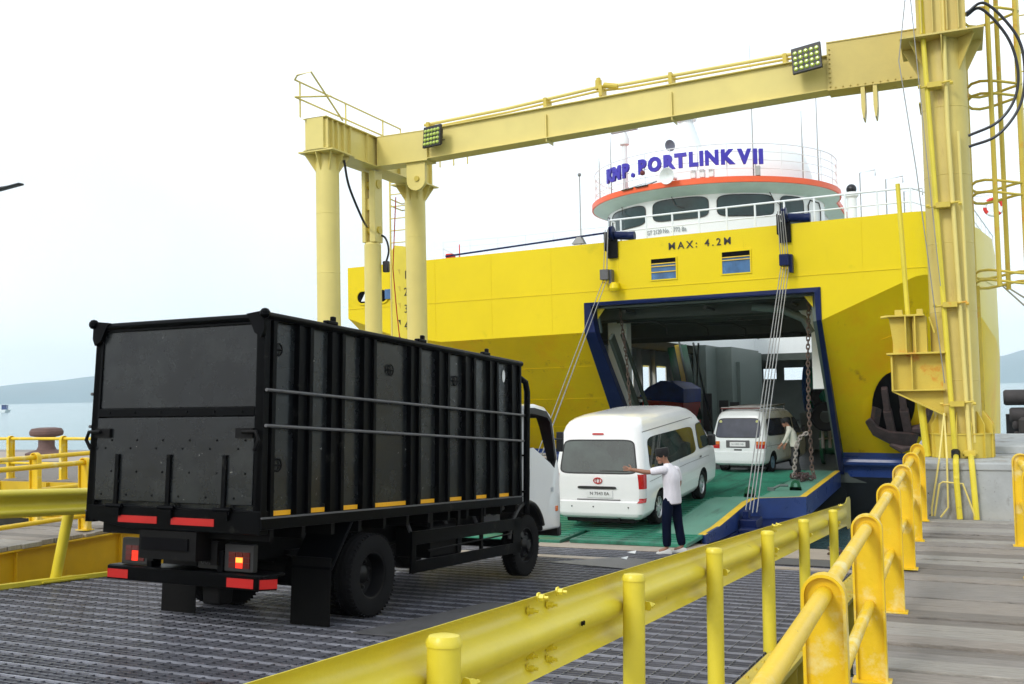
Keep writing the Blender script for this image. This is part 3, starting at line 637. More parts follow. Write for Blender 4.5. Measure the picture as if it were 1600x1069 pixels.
# caged ladder on the right
cl = thing('caged_ladder', 'yellow caged ladder beside the right gantry tower at the picture edge', 'ladder', (.6, 16.0, .8))
b = MB(); cx, cy, cr_ = .60, 15.95, .36
for a in (180, 262, 330, 75):
    p = (cx+cr_*math.cos(R_(a)), cy+cr_*math.sin(R_(a))); z0 = 3.05 if a != 180 else .78
    b.tube([(p[0], p[1], z0), (p[0], p[1], 8.2)], .034, 8)
b.build('cage_bar', mYr, cl, world=True)
for zz in (7.05, 5.98, 5.80, 4.55, 4.38, 3.26, 3.12):
    b = MB(); b.tube([(cx+cr_*math.cos(R_(a)), cy+cr_*math.sin(R_(a)), zz+.04*math.sin(R_(a)*2)) for a in range(0, 360, 24)], .021, 6, closed=True)
    b.tube([(cx-cr_, cy, zz), (XB+.25, cy-.3, zz)], .017, 6); b.build('cage_hoop', mYr, cl, world=True)
b = MB()
for xx in (.98, 1.32): b.tube([(xx, 16.34, .80), (xx, 16.34, 8.2)], .02, 8)
for i in range(26): b.tube([(.98, 16.34, .95+.28*i), (1.32, 16.34, .95+.28*i)], .011, 6)
b.build('rungs', mYp, cl, world=True)
b = MB(); b.box(.24, .30, 15.9, 16.0, .78, 3.1); b.box(.10, .30, 15.9, 16.0, .74, .80); b.box(.06, .26, 15.9, 16.0, 2.12, 2.17)
b.build('lower_frame', mYr, cl, world=True, smooth=0)
# hoses
def hose(pts, label, r=.018, n=24, g_=None):
    P = [Vector(p) for p in pts]; out = []
    Q = [P[0]*2-P[1]]+P+[P[-1]*2-P[-2]]
    for i in range(1, len(Q)-2):
        for k in range(8):
            t = k/8; out.append(.5*((2*Q[i])+(Q[i+1]-Q[i-1])*t+(2*Q[i-1]-5*Q[i]+4*Q[i+1]-Q[i+2])*t*t+(-Q[i-1]+3*Q[i]-3*Q[i+1]+Q[i+2])*t**3))
    out.append(P[-1]); b = MB(); b.tube(out, r, 10)
    return tag(b.build('hose', mHose, loc=P[-1]), label, 'hose', g_)
GH = 'black hydraulic hoses'
hose([(.26, 14.6, 6.68), (.50, 14.6, 6.77), (.84, 14.6, 6.30), (.93, 14.6, 5.85), (.86, 14.6, 5.35), (.58, 14.6, 4.98), (.22, 14.6, 4.86)], 'outer black hose looping out beside the right gantry tower', .019, g_=GH)
hose([(.26, 14.65, 6.66), (.45, 14.65, 6.72), (.74, 14.65, 6.30), (.85, 14.65, 5.85), (.80, 14.65, 5.45), (.58, 14.65, 5.16), (.22, 14.65, 5.02)], 'inner black hose looping out beside the right gantry tower', .019, g_=GH)
hose([(-10.12, 15.2, 6.0), (-10.12, 15.35, 5.55), (-10.15, 15.8, 5.05), (-10.35, 16.3, 4.95)], 'black hose drooping from the left gantry beam to the hydraulic cylinder', .022, g_=GH)
hose([(-10.3, 16.6, 4.85), (-10.12, 16.6, 4.75), (-10.05, 16.6, 4.5), (-10.12, 16.6, 4.25)], 'short black hose curling beside the left hydraulic cylinder', .02, g_=GH)
# hydraulic cylinder left
hc = thing('hydraulic_cylinder', 'pale yellow hydraulic cylinder hanging under the left end of the gantry beam', 'hydraulic cylinder', (XA, 16.5, -.9))
b = MB(); b.lathe([(0, -1.0), (.165, -1.0), (.165, 4.62), (.14, 4.66), (0, 4.66)], c=(XA, 16.5, 0), n=24); b.build('barrel', mYp, hc, world=True)
b = MB(); b.box(XA-.15, XA-.07, 16.36, 16.64, 4.66, 6.05); b.box(XA+.02, XA+.15, 16.36, 16.64, 4.66, 6.05); b.box(XA-.14, XA+.1, 16.42, 16.6, 5.3, 5.52); b.build('fork', mYp, hc, world=True, smooth=0, bev=.008)
b = MB(); b.lathe([(0, -.16), (.075, -.16), (.075, .16), (0, .16)], axis='x', c=(XA+.02, 16.5, 4.9), n=16); b.lathe([(0, -.18), (.09, -.18), (.09, .17), (0, .17)], axis='x', c=(XA, 16.5, 5.8), n=16); b.build('pin', mYr, hc, world=True)
b = MB(); b.box(-10.17, -10.05, 16.55, 16.65, 4.08, 4.30); b.build('connector', mHose, hc, world=True, bev=.02)
# gauge board
gb = thing('gauge_board', 'pale yellow ramp height board with black numbers beside the left gantry leg', 'gauge board', (-10.85, 18.25, .6))
b = MB(); b.prism([(-10.98, .5), (-10.58, .5), (-10.58, 4.72), (-10.66, 4.84), (-10.90, 4.88), (-10.98, 4.78)], 'y', 18.25, 18.29); b.build('board', mY, gb, world=True, bev=.004, smooth=0)
for i in range(6):
    zz = 4.22-i*.36; text('number', str(i+1), .25, mBlackT, (-10.64, 18.245, zz), (1, 0, 0), (0, 0, 1), gb, sx=.75)
    b = MB(); b.prism([(-10.84, zz+.14), (-10.78, zz+.14), (-10.78, zz+.03), (-10.81, zz+.09)], 'y', 18.244, 18.25); b.build('mark', mYr if i < 3 else mBlackT, gb, world=True, smooth=0)
b = MB(); b.tube([(-10.05, 16.9, 5.6), (-10.2, 17, 4.2), (-10.3, 17.3, 3.3), (-10.5, 17.8, 2.5)], .012, 6)
tag(b.build('rope', mRedP, loc=(-10.5, 17.8, 2.5)), 'thin reddish rope hanging between the left cylinder and the gauge board', 'rope')
# floodlights
def flood(c, rx, ry, rz_, label, s=1):
    t = thing('floodlight', label, 'floodlight', c, (rx, ry, rz_), group='floodlights on the gantry beam'); W, H = .215*s, .20*s
    b = MB(); b.box(-W, W, .0, .05, -H, H); b.box(-W*.8, W*.8, .05, .10, -H*.8, H*.8); b.build('housing', mTrim, t, bev=.006, smooth=0)
    b = MB()
    for i in range(12): xx = lerp(-W*.75, W*.75, i/11); b.box(xx-.004, xx+.004, .1, .13, -H*.75, H*.75)
    b.build('cooling_fins', mTrim, t, smooth=0)
    for i in range(5):
        for j in range(4):
            b = MB(); b.lathe([(0, -.028), (.018*s, -.026), (.030*s, -.014), (.034*s, 0), (0, 0)], axis='y', c=((i-2)*.079*s, 0, (j-1.5)*.083*s-.012), n=14)
            b.build('lens', mLens, t)
    b = MB(); b.tube([(-W*.5, .1, -H*.3), (-W*.5, .24, -.02), (W*.5, .24, -.02), (W*.5, .1, -H*.3)], .012, 6); b.build('mount', mTrim, t)
mLens = mat('greenish_lens', (.50, .62, .12), .2, var=.15, coat=.5)
flood((-8.80, 16.12, 6.49), R_(-6), 0, R_(-14), 'left floodlight, a square of round lenses on the gantry beam near its left corner', 1.0)
flood((-2.02, 16.02, 6.86), R_(-8), R_(-5), R_(-8), 'right floodlight, a square of round lenses on the gantry beam near the right tower', 1.08)
# bent rods leaning on the pedestal
b = MB()
b.tube([(-.22, 14.3, 1.3), (-.29, 13.74, .74), (-.40, 13.70, .12), (-.40, 13.69, .03), (-.37, 13.69, .03), (-.30, 13.70, .43), (-.26, 13.7, .46), (-.03, 13.7, .44), (.10, 13.68, .02)], .012, 8)
b.tube([(-.22, 14.3, 1.28), (-.20, 13.72, .74), (-.21, 13.70, .14), (-.30, 13.68, .02)], .012, 8)
tag(b.build('rod_frame', mYp, loc=(-.35, 13.69, .02)), 'bent thin pale yellow rods leaning on the concrete pedestal at the end of the walkway', 'rod frame')
# crumpled debris on the tip of the ramp
b = MB(); rnd = random.Random(9); P = [RT @ Vector((-1.95+rnd.uniform(-.14, .14), 16.9+rnd.uniform(-.2, .2), .03+rnd.uniform(0, .12))) for _ in range(16)]
b.tube(P, .022, 6); tag(b.build('rope_heap', mChain, loc=P[0]), 'small heap of dark old rope on the tip of the ramp by the guardrail end', 'rope')
# ============================================================ FERRY
SHIP = Vector((-8.0, 34.0, -2.6))
f = thing('ferry', 'large yellow car ferry, bow open, green bow ramp lowered onto the dock', 'ferry', SHIP)
def yf(x): return 26.93-.088*x                      # front plane of the upper bow
ZT, ZK = 6.05, 3.42                                 # bulwark top, knuckle
OX0, OX1, OZ = -10.12, -3.28, 4.30                  # bow opening
def rake(x, z): return yf(x)+(ZK-z)*(.93+.02*(-3-x)/7)
# stations left to right: x at top, knuckle z, waterline offset
st_top = [(-19.2, 70, ZT), (-19.6, 40, ZT), (-19.35, 31.5, ZT), (-18.95, yf(-18.95), ZT), (-17.1, yf(-17.1), ZT), (-15.2, yf(-15.2), ZT), (OX0, yf(OX0), ZT), (OX1, yf(OX1), ZT),
          (-1.9, yf(-1.9), ZT), (-.95, yf(-.95), ZT), (-.72, 27.06, ZT), (-.52, 27.25, ZT), (-.36, 27.6, ZT), (-.10, 28.3, ZT), (.62, 31, ZT), (1.02, 33.5, ZT), (1.25, 38, ZT), (1.25, 46, ZT), (1.0, 85, ZT)]
kz = [1.5, 1.5, 4.2, 4.32, 3.66, 3.36, ZK, ZK, 4.0, 4.40, 4.44, 4.42, 4.34, 4.15, 3.5, 3.0, 2.6, 2.6, 2.6]
low = [(-18.2, 70), (-18.2, 42), (-17.6, 36), (-16.6, 33.5), (-15.6, 32.8), (-14.2, 32.5), (OX0, 32.2), (OX1, 31.2), (-1.9, 30.95), (-1.2, 31.0), (-.9, 31.2), (-.7, 31.5), (-.4, 31.9), (-.1, 32.4), (.45, 33.6), (.90, 36), (1.22, 40), (1.25, 46), (1.0, 85)]
n = len(st_top)
top = [Vector(p) for p in st_top]; kn = [Vector((p[0], p[1], k)) for p, k in zip(st_top, kz)]
lo = [Vector((x, y, -.30)) for x, y in low]
up_ = MB()
for i in range(n-1):
    if i == 0:    # long side opening of the car deck
        up_.add([Vector((kn[0].x, kn[0].y, 3.2)), Vector((kn[1].x, kn[1].y, 3.2)), top[1], top[0]], [(0, 1, 2, 3)]); continue
    if st_top[i][0] == OX0:
        a, c = top[i], top[i+1]; up_.add([a, c, Vector((c.x, c.y, OZ)), Vector((a.x, a.y, OZ))], [(3, 2, 1, 0)])
    else: up_.add([kn[i], kn[i+1], top[i+1], top[i]], [(0, 1, 2, 3)])
# inner side of the bulwark, gives it thickness
for i in range(3, n-4):
    d = Vector((0, .12, 0)); up_.add([top[i], top[i+1], top[i+1]+d, top[i]+d, top[i]+d-Vector((0, 0, 1.0)), top[i+1]+d-Vector((0, 0, 1.0))], [(0, 1, 2, 3), (3, 2, 5, 4)])
hull = up_.build('hull_upper', mHull, f, world=True, smooth=40)
lw = MB()
for i in range(n-1):
    if st_top[i][0] == OX0: continue
    N_ = 6; A = [kn[i].lerp(lo[i], k/N_) for k in range(N_+1)]; B = [kn[i+1].lerp(lo[i+1], k/N_) for k in range(N_+1)]
    for k in range(N_): lw.add([A[k+1], B[k+1], B[k], A[k]], [(0, 1, 2, 3)])
lw.build('hull_lower', mHullL, f, world=True, smooth=40)
nb = MB(); rb = MB(); ab = MB()
for i in range(n-1):
    p, q = lo[i], lo[i+1]
    dz = Vector((0, 0, -.72))
    if st_top[i][0] == OX0: p, q = p+Vector((0, .05, -.70)), q+Vector((0, .05, -.70)); dz = Vector((0, 0, -.05))
    nb.add([p, q, q+dz+Vector((0, .08, 0)), p+dz+Vector((0, .08, 0))], [(3, 2, 1, 0)])
    s = Vector((0, .9, -2.4)); ab.add([p+dz+Vector((0, .08, 0)), q+dz+Vector((0, .08, 0)), q+s, p+s], [(3, 2, 1, 0)])
    if st_top[i][0] == OX0: continue
nb.build('navy_band', mNavyD, f, world=True, smooth=30); ab.build('hull_bottom', mAnti, f, world=True, smooth=0)
def off(ps, d): return [p+Vector((0, -d, -.28)) for p in ps]
b = MB(); b.tube([lo[i]+Vector((0.02 if i > 12 else 0, -.10, -.26)) for i in range(7, n)], .13, 10); b.build('rubbing_bar', mNavyD, f, world=True)
b = MB(); b.tube([lo[i]+Vector((0, -.10, -.26)) for i in range(0, 7)], .13, 10); b.build('rubbing_bar', mNavyD, f, world=True)
# welded strake line on the upper bow
b = MB()
for i in range(3, n-4):
    p, q = top[i]-Vector((0, 0, 1.42)), top[i+1]-Vector((0, 0, 1.42)); nn_ = (q-p).cross(Vector((0, 0, 1))).normalized(); b.bar(p, q, .016, .03, upv=nn_)
b.build('strake', mHull, f, world=True, smooth=0)
b = MB()
for x in [-18, -16.6, -15, -13.4, -11.8]:
    for dz in (0,): pass
for zz in (2.45, 1.45, .5):
    for i in (4, 5, 8):
        t = (ZK-zz)/(ZK+.3); p, q = kn[i].lerp(lo[i], t), kn[i+1].lerp(lo[i+1], t); b.bar(p, q, .02, .012, upv=(0, 1, 1))
b.build('weld_seam', mHullL, f, world=True, smooth=0)
# butt seams of the shell plating
for x in (-17.2, -15.4, -13.3, -11.2, -9.0, -2.2):
    zb_ = ZK+.05 if x < OX0 else 4.42
    b = MB(); b.bar((x, yf(x)-.001, zb_), (x, yf(x)-.001, ZT-.01), .014, .012, upv=(0, 1, 0)); b.build('weld_seam', mHull, f, world=True, smooth=0)
# flank name in faint letters
text('name_lettering', 'PORTLINK VII', 1.05, mFaintT, (.88, 35.3, 4.35), Vector((1.25, 38, 0))-Vector((.62, 31, 0))*1, (0, 0, 1), f, .02, sx=.62)
# navy frame round the opening
def fr(p, q, w, d, m=mNavy, name='opening_frame'):
    b = MB(); b.bar(p, q, w, d, upv=(0, .4, 1) if abs((Vector(q)-Vector(p)).x) > 2 else (1, 0, 0)); b.build(name, m, f, world=True, bev=.01, smooth=0)
L0 = Vector((OX0, yf(OX0), OZ)); L1 = Vector((OX0, yf(OX0), ZK)); L2 = Vector((OX0, rake(OX0, -.9), -.95))
Q0 = Vector((OX1, yf(OX1), OZ)); Q1 = Vector((OX1, yf(OX1), ZK)); Q2 = Vector((OX1, rake(OX1, -.9), -.95))
b = MB(); s = .06
def strip(b, pts_out, pts_in, dpt=.35, pr=.05):
    # closed frame: outer and inner polylines, pushed pr outwards and dpt inwards
    o1 = [Vector(p)+Vector((0, -pr, 0)) for p in pts_out]; i1 = [Vector(p)+Vector((0, -pr, 0)) for p in pts_in]
    o2 = [Vector(p)+Vector((0, dpt, 0)) for p in pts_out]; i2 = [Vector(p)+Vector((0, dpt, 0)) for p in pts_in]; m = len(o1)
    b.loft([[o1[k], i1[k], i2[k], o2[k]] for k in range(m)])
strip(b, [L2, L1, L0, Q0, Q1, Q2], [L2+Vector((.62, 0, 0)), L1+Vector((.34, 0, 0)), L0+Vector((.22, 0, -.11)), Q0+Vector((-.16, 0, -.13)), Q1+Vector((-.13, 0, 0)), Q2+Vector((-.14, 0, 0))])
b.build('opening_frame', mNavy, f, world=True, smooth=0, bev=.01)
b = MB()  # pale inner edge and yellow corners
strip(b, [L1+Vector((.35, .36, 0)), L0+Vector((.23, .36, -.12)), Q0+Vector((-.17, .36, -.14)), Q1+Vector((-.14, .36, 0)), Q2+Vector((-.15, .3, 0))],
      [L1+Vector((.39, .36, 0)), L0+Vector((.30, .36, -.17)), Q0+Vector((-.30, .36, -.19)), Q1+Vector((-.27, .36, 0)), Q2+Vector((-.20, .3, 0))], .1, 0)
b.build('inner_edge', mDkGr, f, world=True, smooth=0)
b = MB()
for x, yv, z, s in ((OX0+.30, yf(OX0)+.3, OZ-.17, 1), (OX1-.25, yf(OX1)+.3, OZ-.20, -1)): b.prism([(x, z), (x+.22*s, z), (x, z-.30)], 'y', yv, yv+.05)
b.build('corner_gusset', mHull, f, world=True, smooth=0)
# green hatch strip behind, car deck, ceiling, side walls, far wall
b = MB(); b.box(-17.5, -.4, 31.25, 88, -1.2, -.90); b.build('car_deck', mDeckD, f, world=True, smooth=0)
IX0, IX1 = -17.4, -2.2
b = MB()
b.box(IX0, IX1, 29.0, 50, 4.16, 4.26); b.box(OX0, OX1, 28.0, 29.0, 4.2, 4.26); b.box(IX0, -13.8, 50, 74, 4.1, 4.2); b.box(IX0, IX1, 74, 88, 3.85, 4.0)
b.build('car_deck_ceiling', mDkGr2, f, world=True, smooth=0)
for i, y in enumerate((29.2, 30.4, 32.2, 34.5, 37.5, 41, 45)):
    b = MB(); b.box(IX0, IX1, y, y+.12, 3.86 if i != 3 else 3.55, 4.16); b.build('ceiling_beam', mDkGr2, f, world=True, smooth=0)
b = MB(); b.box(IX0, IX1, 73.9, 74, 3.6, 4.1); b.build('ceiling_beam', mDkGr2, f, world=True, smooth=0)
# white casing seen through the open weather deck
b = MB(); b.box(-13.8, -13.7, 50, 74, 4.1, 7.5); b.box(-13.8, IX1, 74, 74.2, 4.1, 7); b.box(-6.2, -6.0, 60, 74, 4.1, 6.6); b.box(IX1, IX1+.1, 50, 74, 4.0, 6.6); b.build('deckhouse', mWhiteS, f, world=True, smooth=0)
# port lintel: lower deep plates near the bow (left pale pillar)
b = MB(); b.box(-10.35, -9.72, 30.6, 31.1, -.9, 4.16); b.build('pillar', mWhiteS, f, world=True, smooth=0, bev=.02)
b = MB(); b.box(-3.9, -3.42, 29.8, 29.9, 1.6, 4.16); b.prism([(-4.4, 4.1), (-3.6, 4.1), (-3.6, 3.1)], 'y', 29.85, 29.95); b.build('pillar', mWhiteS, f, world=True, smooth=0, bev=.02)
# inner inclined face of the door jambs
b = MB(); b.bar((OX0+.62, 28.4, 3.3), (OX0+.95, 32.0, -.9), .10, .30); b.bar((OX0+.80, 28.9, 3.4), (OX0+1.2, 32.2, -.9), .08, .12); b.build('door_jamb', mDkGr2, f, world=True, smooth=0)
# side walls with openings to the sea
def wall_open(name, x0, x1, y0, y1, wins, z0=-.9, z1=4.16, m=mWhiteS, zl=1.55, zh=3.15):
    b = MB(); ys = [y0]+[v for w_ in wins for v in w_]+[y1]
    b.box(x0, x1, y0, y1, z0, zl); b.box(x0, x1, y0, y1, zh, z1)
    for i in range(0, len(ys), 2): b.box(x0, x1, ys[i], ys[i+1], zl-.001, zh+.001)
    return b.build(name, m, f, world=True, smooth=0)
wall_open('side_wall', IX0-.06, IX0, 31.5, 88, [(38, 41), (44, 47), (49.5, 52.2), (54, 55.9), (57.2, 59.2), (60.5, 63), (65, 68), (70, 75), (80, 83)])
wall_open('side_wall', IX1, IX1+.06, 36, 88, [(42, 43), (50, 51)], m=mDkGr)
for y in (41.5, 47, 52.4, 56.6, 59.5, 64, 70):
    b = MB(); b.box(IX0, IX0+.28, y, y+.3, -.9, 4.16); b.build('frame_rib', mWhiteS, f, world=True, smooth=0)
b = MB()
b.box(-17.4, -14.2, 79.9, 80, -.9, 3.9); b.box(-14.2, -13.2, 79.9, 80, -.9, 2.3); b.box(-14.2, -13.2, 79.9, 80, 3.1, 3.9); b.box(-13.2, -12.6, 79.9, 80, -.9, 3.9); b.box(-12.6, -11.0, 79.9, 80, -.9, 2.2); b.box(-12.6, -11.0, 79.9, 80, 3.15, 3.9)
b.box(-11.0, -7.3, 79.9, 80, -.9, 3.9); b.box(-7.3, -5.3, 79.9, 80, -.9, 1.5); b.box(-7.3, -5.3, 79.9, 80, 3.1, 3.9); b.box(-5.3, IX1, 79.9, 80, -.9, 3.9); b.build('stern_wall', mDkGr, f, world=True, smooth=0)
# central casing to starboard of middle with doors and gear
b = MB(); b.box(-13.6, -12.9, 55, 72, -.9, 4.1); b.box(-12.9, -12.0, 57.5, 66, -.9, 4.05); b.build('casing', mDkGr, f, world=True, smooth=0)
for k, (x, z0, z1, m) in enumerate(((-13.1, -.7, 1.4, mTrim), (-12.2, -.8, 1.0, mTrim), (-11.6, -.8, .9, mTrim))):
    b = MB(); b.box(x, x+.5, 54.8, 54.9, z0, z1); b.build('casing_door', m, f, world=True, smooth=0)
b = MB(); b.box(-13.3, -11.8, 58.8, 60, -.9, 3.2); b.box(-13.2, -12.4, 58.7, 58.8, 1.5, 1.8); b.build('machinery_box', mDkGr, f, world=True, smooth=0)
# internal ramp to the upper deck: inclined green flight with pale side stringers
b = MB(); b.bar((-13.6, 51.5, 3.9), (-11.7, 46.6, .2), 1.0, .12, upv=(0, -.6, 1)); b.build('ramp_flight', mGrn, f, world=True, smooth=0)
b = MB(); b.bar((-13.6, 51.45, 3.95), (-11.7, 46.5, .30), .22, .13, upv=(0, -.6, 1)); b.build('ramp_mark', mYe, f, world=True, smooth=0)
b = MB(); b.bar((-13.4, 51.3, 4.0), (-11.35, 46.4, -.6), .10, .42, upv=(0, -.6, 1)); b.bar((-12.4, 50.2, 4.0), (-10.4, 45.6, -.8), .10, .10, upv=(0, -.6, 1))
b.bar((-12.4, 48.3, 1.75), (-11.6, 48.3, 1.75), .1, .1); b.bar((-11.6, 48, 3.9), (-11.9, 48, -.9), .08, .08); b.build('stringer', mDkGr, f, world=True, smooth=0)
# overhead pipes and lamps under the ceiling
pt_ = mat('pipe_dark', (.02, .025, .022), .5)
for k in range(5):
    b = MB(); yb = 29.6+1.5*k; xo = -8.5+.9*k
    b.tube([(xo-1.2, yb, 3.8), (xo, yb+.1, 3.78), (xo+.35, yb+.1, 3.6), (xo+.4, yb, 3.35)], .035, 8); b.build('ceiling_pipe', pt_, f, world=True)
for x in (-9, -6.6, -4.2): b = MB(); b.tube([(x, 28.2, 4.02), (x+.3, 48, 4.02)], .05, 8); b.build('ceiling_pipe', pt_, f, world=True)
b = MB(); b.tube([(-5.4, 28.9, 4.0), (-4.6, 29.0, 3.9), (-4.0, 29.1, 3.6), (-3.8, 29.1, 3.2)], .11, 10); b.build('vent_duct', mDkGr, f, world=True)
for x, y in ((-6.3, 30.2), (-6.0, 30.2)):
    b = MB(); b.lathe([(0, 0), (.10, 0), (.10, .05), (.03, .07), (0, .07)], c=(x, y, 3.72), n=14); b.build('ceiling_lamp', pt_, f, world=True)
# lashing rack and winch to starboard
b = MB()
for i in range(6): b.tube([(-4.1+.18*i, 33.2+.3*i, -.3), (-4.1+.18*i, 33.2+.3*i, .35+.12*(i % 2))], .05, 8)
b.tube([(-4.2, 33.1, .0), (-3.1, 34.9, .0)], .03, 8); b.build('lashing_rack', mWire, f, world=True)
b = MB(); b.lathe([(0, -.4), (.62, -.4), (.62, -.3), (.30, -.28), (.30, .28), (.62, .3), (.62, .4), (0, .4)], axis='x', c=(-3.9, 34.5, -.28), n=20); b.build('winch', mGrn, f, world=True)
# ---- bow windows with louvres, lettering, fairlead ports
def louvre(x0, x1, z0, z1):
    o = None; b = MB(); yy = yf((x0+x1)/2)
    P = lambda x, z, d: Vector((x, yf(x)-d, z))
    b.loft([[P(x0, z1, .012), P(x1, z1, .012), P(x1, z0, .012), P(x0, z0, .012)], [P(x0, z1, -.05), P(x1, z1, -.05), P(x1, z0, -.05), P(x0, z0, -.05)]])
    o = b.build('bow_window', mWinBl, f, world=True, smooth=0)
    b = MB(); t = .035
    for (a, c, d, e) in ((x0-t, x1+t, z1, z1+t), (x0-t, x1+t, z0-t, z0), (x0-t, x0, z0, z1), (x1, x1+t, z0, z1)):
        b.loft([[P(a, e, .03), P(c, e, .03), P(c, d, .03), P(a, d, .03)], [P(a, e, 0), P(c, e, 0), P(c, d, 0), P(a, d, 0)]])
    b.build('window_frame', mHull, o, world=True, smooth=0)
    b = MB(); b.loft([[P(x0, z1, .016), P(x1, z1, .016), P(x1, z1-.13, .016), P(x0, z1-.13, .016)], [P(x0, z1, 0), P(x1, z1, 0), P(x1, z1-.13, 0), P(x0, z1-.13, 0)]]); b.build('dark_gap', mHole, o, world=True, smooth=0)
    for zz in (z1-.14, z1-.22, z1-.38) if x0 < -6 else (z1-.15, z1-.23):
        b = MB(); b.bar(P(x0, zz, .035), P(x1, zz, .035), .02, .025); b.build('louvre_bar', mYe, o, world=True, smooth=0)
louvre(-7.98, -7.24, 4.83, 5.42); louvre(-5.90, -5.12, 4.84, 5.44)
dirx = Vector((1, -.088, 0)).normalized()
text('height_lettering', 'MAX: 4.2M', .285, mBlackT, (-6.54, yf(-6.54)-.015, 5.74), dirx, (0, 0, 1), f, .01, bold=.003, space=1.45)
for xc, w_ in ((-17.9, .55),):
    b = MB(); nn = 16; ol = []; il = []
    for i in range(nn*2):
        a = 2*math.pi*i/(nn*2); sx_ = 1 if math.cos(a) >= 0 else -1
        ol.append(Vector((xc+sx_*.42+.26*math.cos(a), 0, 5.0+.26*math.sin(a)))); il.append(Vector((xc+sx_*.42+.20*math.cos(a), 0, 5.0+.20*math.sin(a))))
    for L_ in (ol, il):
        for v in L_: v.y = yf(v.x)
    R1 = [v+Vector((0, -.05, 0)) for v in ol]; b.add(R1+[v+Vector((0, -.05, 0)) for v in il]+[v+Vector((0, .0, 0)) for v in ol], [(i, (i+1) % 32, 32+(i+1) % 32, 32+i) for i in range(32)]+[(i, 64+i, 64+(i+1) % 32, (i+1) % 32) for i in range(32)])
    o = b.build('fairlead', mHull, f, world=True, smooth=0)
    b = MB(); b.add([v+Vector((0, -.02, 0)) for v in il], [tuple(range(32))]); b.build('fairlead_hole', mHole, o, world=True, smooth=0)
    b = MB(); b.prism([(xc-.45, 4.86), (xc+.1, 4.84), (xc+.1, 5.02), (xc-.3, 5.12)], 'y', yf(xc)-.03, yf(xc)-.025); b.build('roller', mWhiteS, o, world=True, smooth=0)
b = MB(); b.box(-17.35, -16.9, yf(-17)-.06, yf(-17)-.0, 4.88, 5.2); b.build('navy_box', mWinBl, f, world=True, smooth=0)
# small yellow lamp under the left block
b = MB(); b.lathe([(0, 0), (.13, 0), (.16, -.14), (.12, -.22), (0, -.22)], c=(-9.05, 27.45, 4.78), n=14); b.box(-9.12, -8.98, 27.4, 27.75, 4.74, 4.82); b.build('bow_lamp', mHull, f, world=True)
# ---- railings on the bulwark
def whiterail(pts, z0, z1, npost, r=.022, name='deck_railing', mids=1, m=mWhiteS, each=2):
    P = [Vector((x, y, 0)) for x, y in pts]; b = MB()
    for k in range(mids+1): zz = lerp(z1, z0, k/(mids+1)); b.tube([p+Vector((0, 0, zz)) for p in P], r*(1 if k == 0 else .7), 8)
    Ls = [0]
    for i in range(len(P)-1): Ls.append(Ls[-1]+(P[i+1]-P[i]).length)
    for k in range(npost+1):
        s_ = Ls[-1]*k/npost; i = max(j for j in range(len(Ls)-1) if Ls[j] <= s_+1e-6); t = (s_-Ls[i])/(Ls[i+1]-Ls[i]); p = P[i].lerp(P[i+1], min(1, t))
        b.tube([p+Vector((0, 0, z0)), p+Vector((0, 0, z1))], r, 8)
    return b.build(name, m, f, world=True)
whiterail([(-9.3, 28.4), (-9.3, 27.95), (-2.6, 27.35), (-1.0, 27.3)], 6.0, 6.72, 11, .028)
whiterail([(-1.0, 27.3), (.5, 31.4), (1.2, 38), (1.2, 46)], 6.0, 6.72, 14, .016)
whiterail([(-15.2, 28.5), (-12.8, 28.6), (-9.4, 28.4)], 6.25, 6.62, 6, .010)
whiterail([(-18.6, 45), (-15.2, 28.5)], 6.0, 6.4, 8, .01)
b = MB(); b.bar((-15.0, 28.3, 6.12), (-9.1, 27.85, 6.36), .05, .05); b.build('navy_rail', mNavy, f, world=True, smooth=0)
b = MB(); b.box(-15.0, -14.8, 28.3, 28.6, 6.05, 6.2); b.tube([(-14.6, 28.5, 6.05), (-14.6, 28.5, 6.5)], .02, 6); b.build('deck_fitting', mRedP, f, world=True)
b = MB(); b.tube([(-10.24, 28.0, 6.0), (-10.24, 28.0, 8.2)], .018, 6); b.sphere((-10.24, 28, 8.2), .06, 8); b.prism([(-10.5, 6.1), (-10.1, 6.1), (-10.2, 6.3), (-10.32, 6.3)], 'y', 27.85, 28.1); b.build('jackstaff', mWire, f, world=True)
# ---- foredeck, bridge
b = MB(); b.box(-18.3, -.3, 28.85, 49.8, 4.9, 5.0); b.build('foredeck', mConcL, f, world=True, smooth=0)
CB = Vector((-7.77, 35.05, 0))
def bp(a, r, z): return Vector((CB.x+r*math.sin(R_(a)), CB.y-r*math.cos(R_(a)), z))
br = None
b = MB(); NA = 60
angs = [-110+220*i/NA for i in range(NA+1)]
ring = lambda r, z: [bp(a, r, z) for a in angs]+[Vector((CB.x+r*.94, CB.y+14, z)), Vector((CB.x-r*.94, CB.y+14, z))]
b.loft([ring(3.72, 5.0), ring(3.75, 7.95)]); br = b.build('bridge', mWhiteS, f, world=True, smooth=40)
b = MB(); b.loft([ring(3.76, 7.88), ring(4.22, 8.10), ring(4.28, 8.12)], caps=False); b.build('soffit', mTeal, br, world=True, smooth=40)
b = MB(); b.loft([ring(4.28, 8.115), ring(4.32, 8.12), ring(4.32, 8.30), ring(4.28, 8.31), ring(4.1, 8.32)]); b.build('roof_band', mOrange, br, world=True, smooth=30)
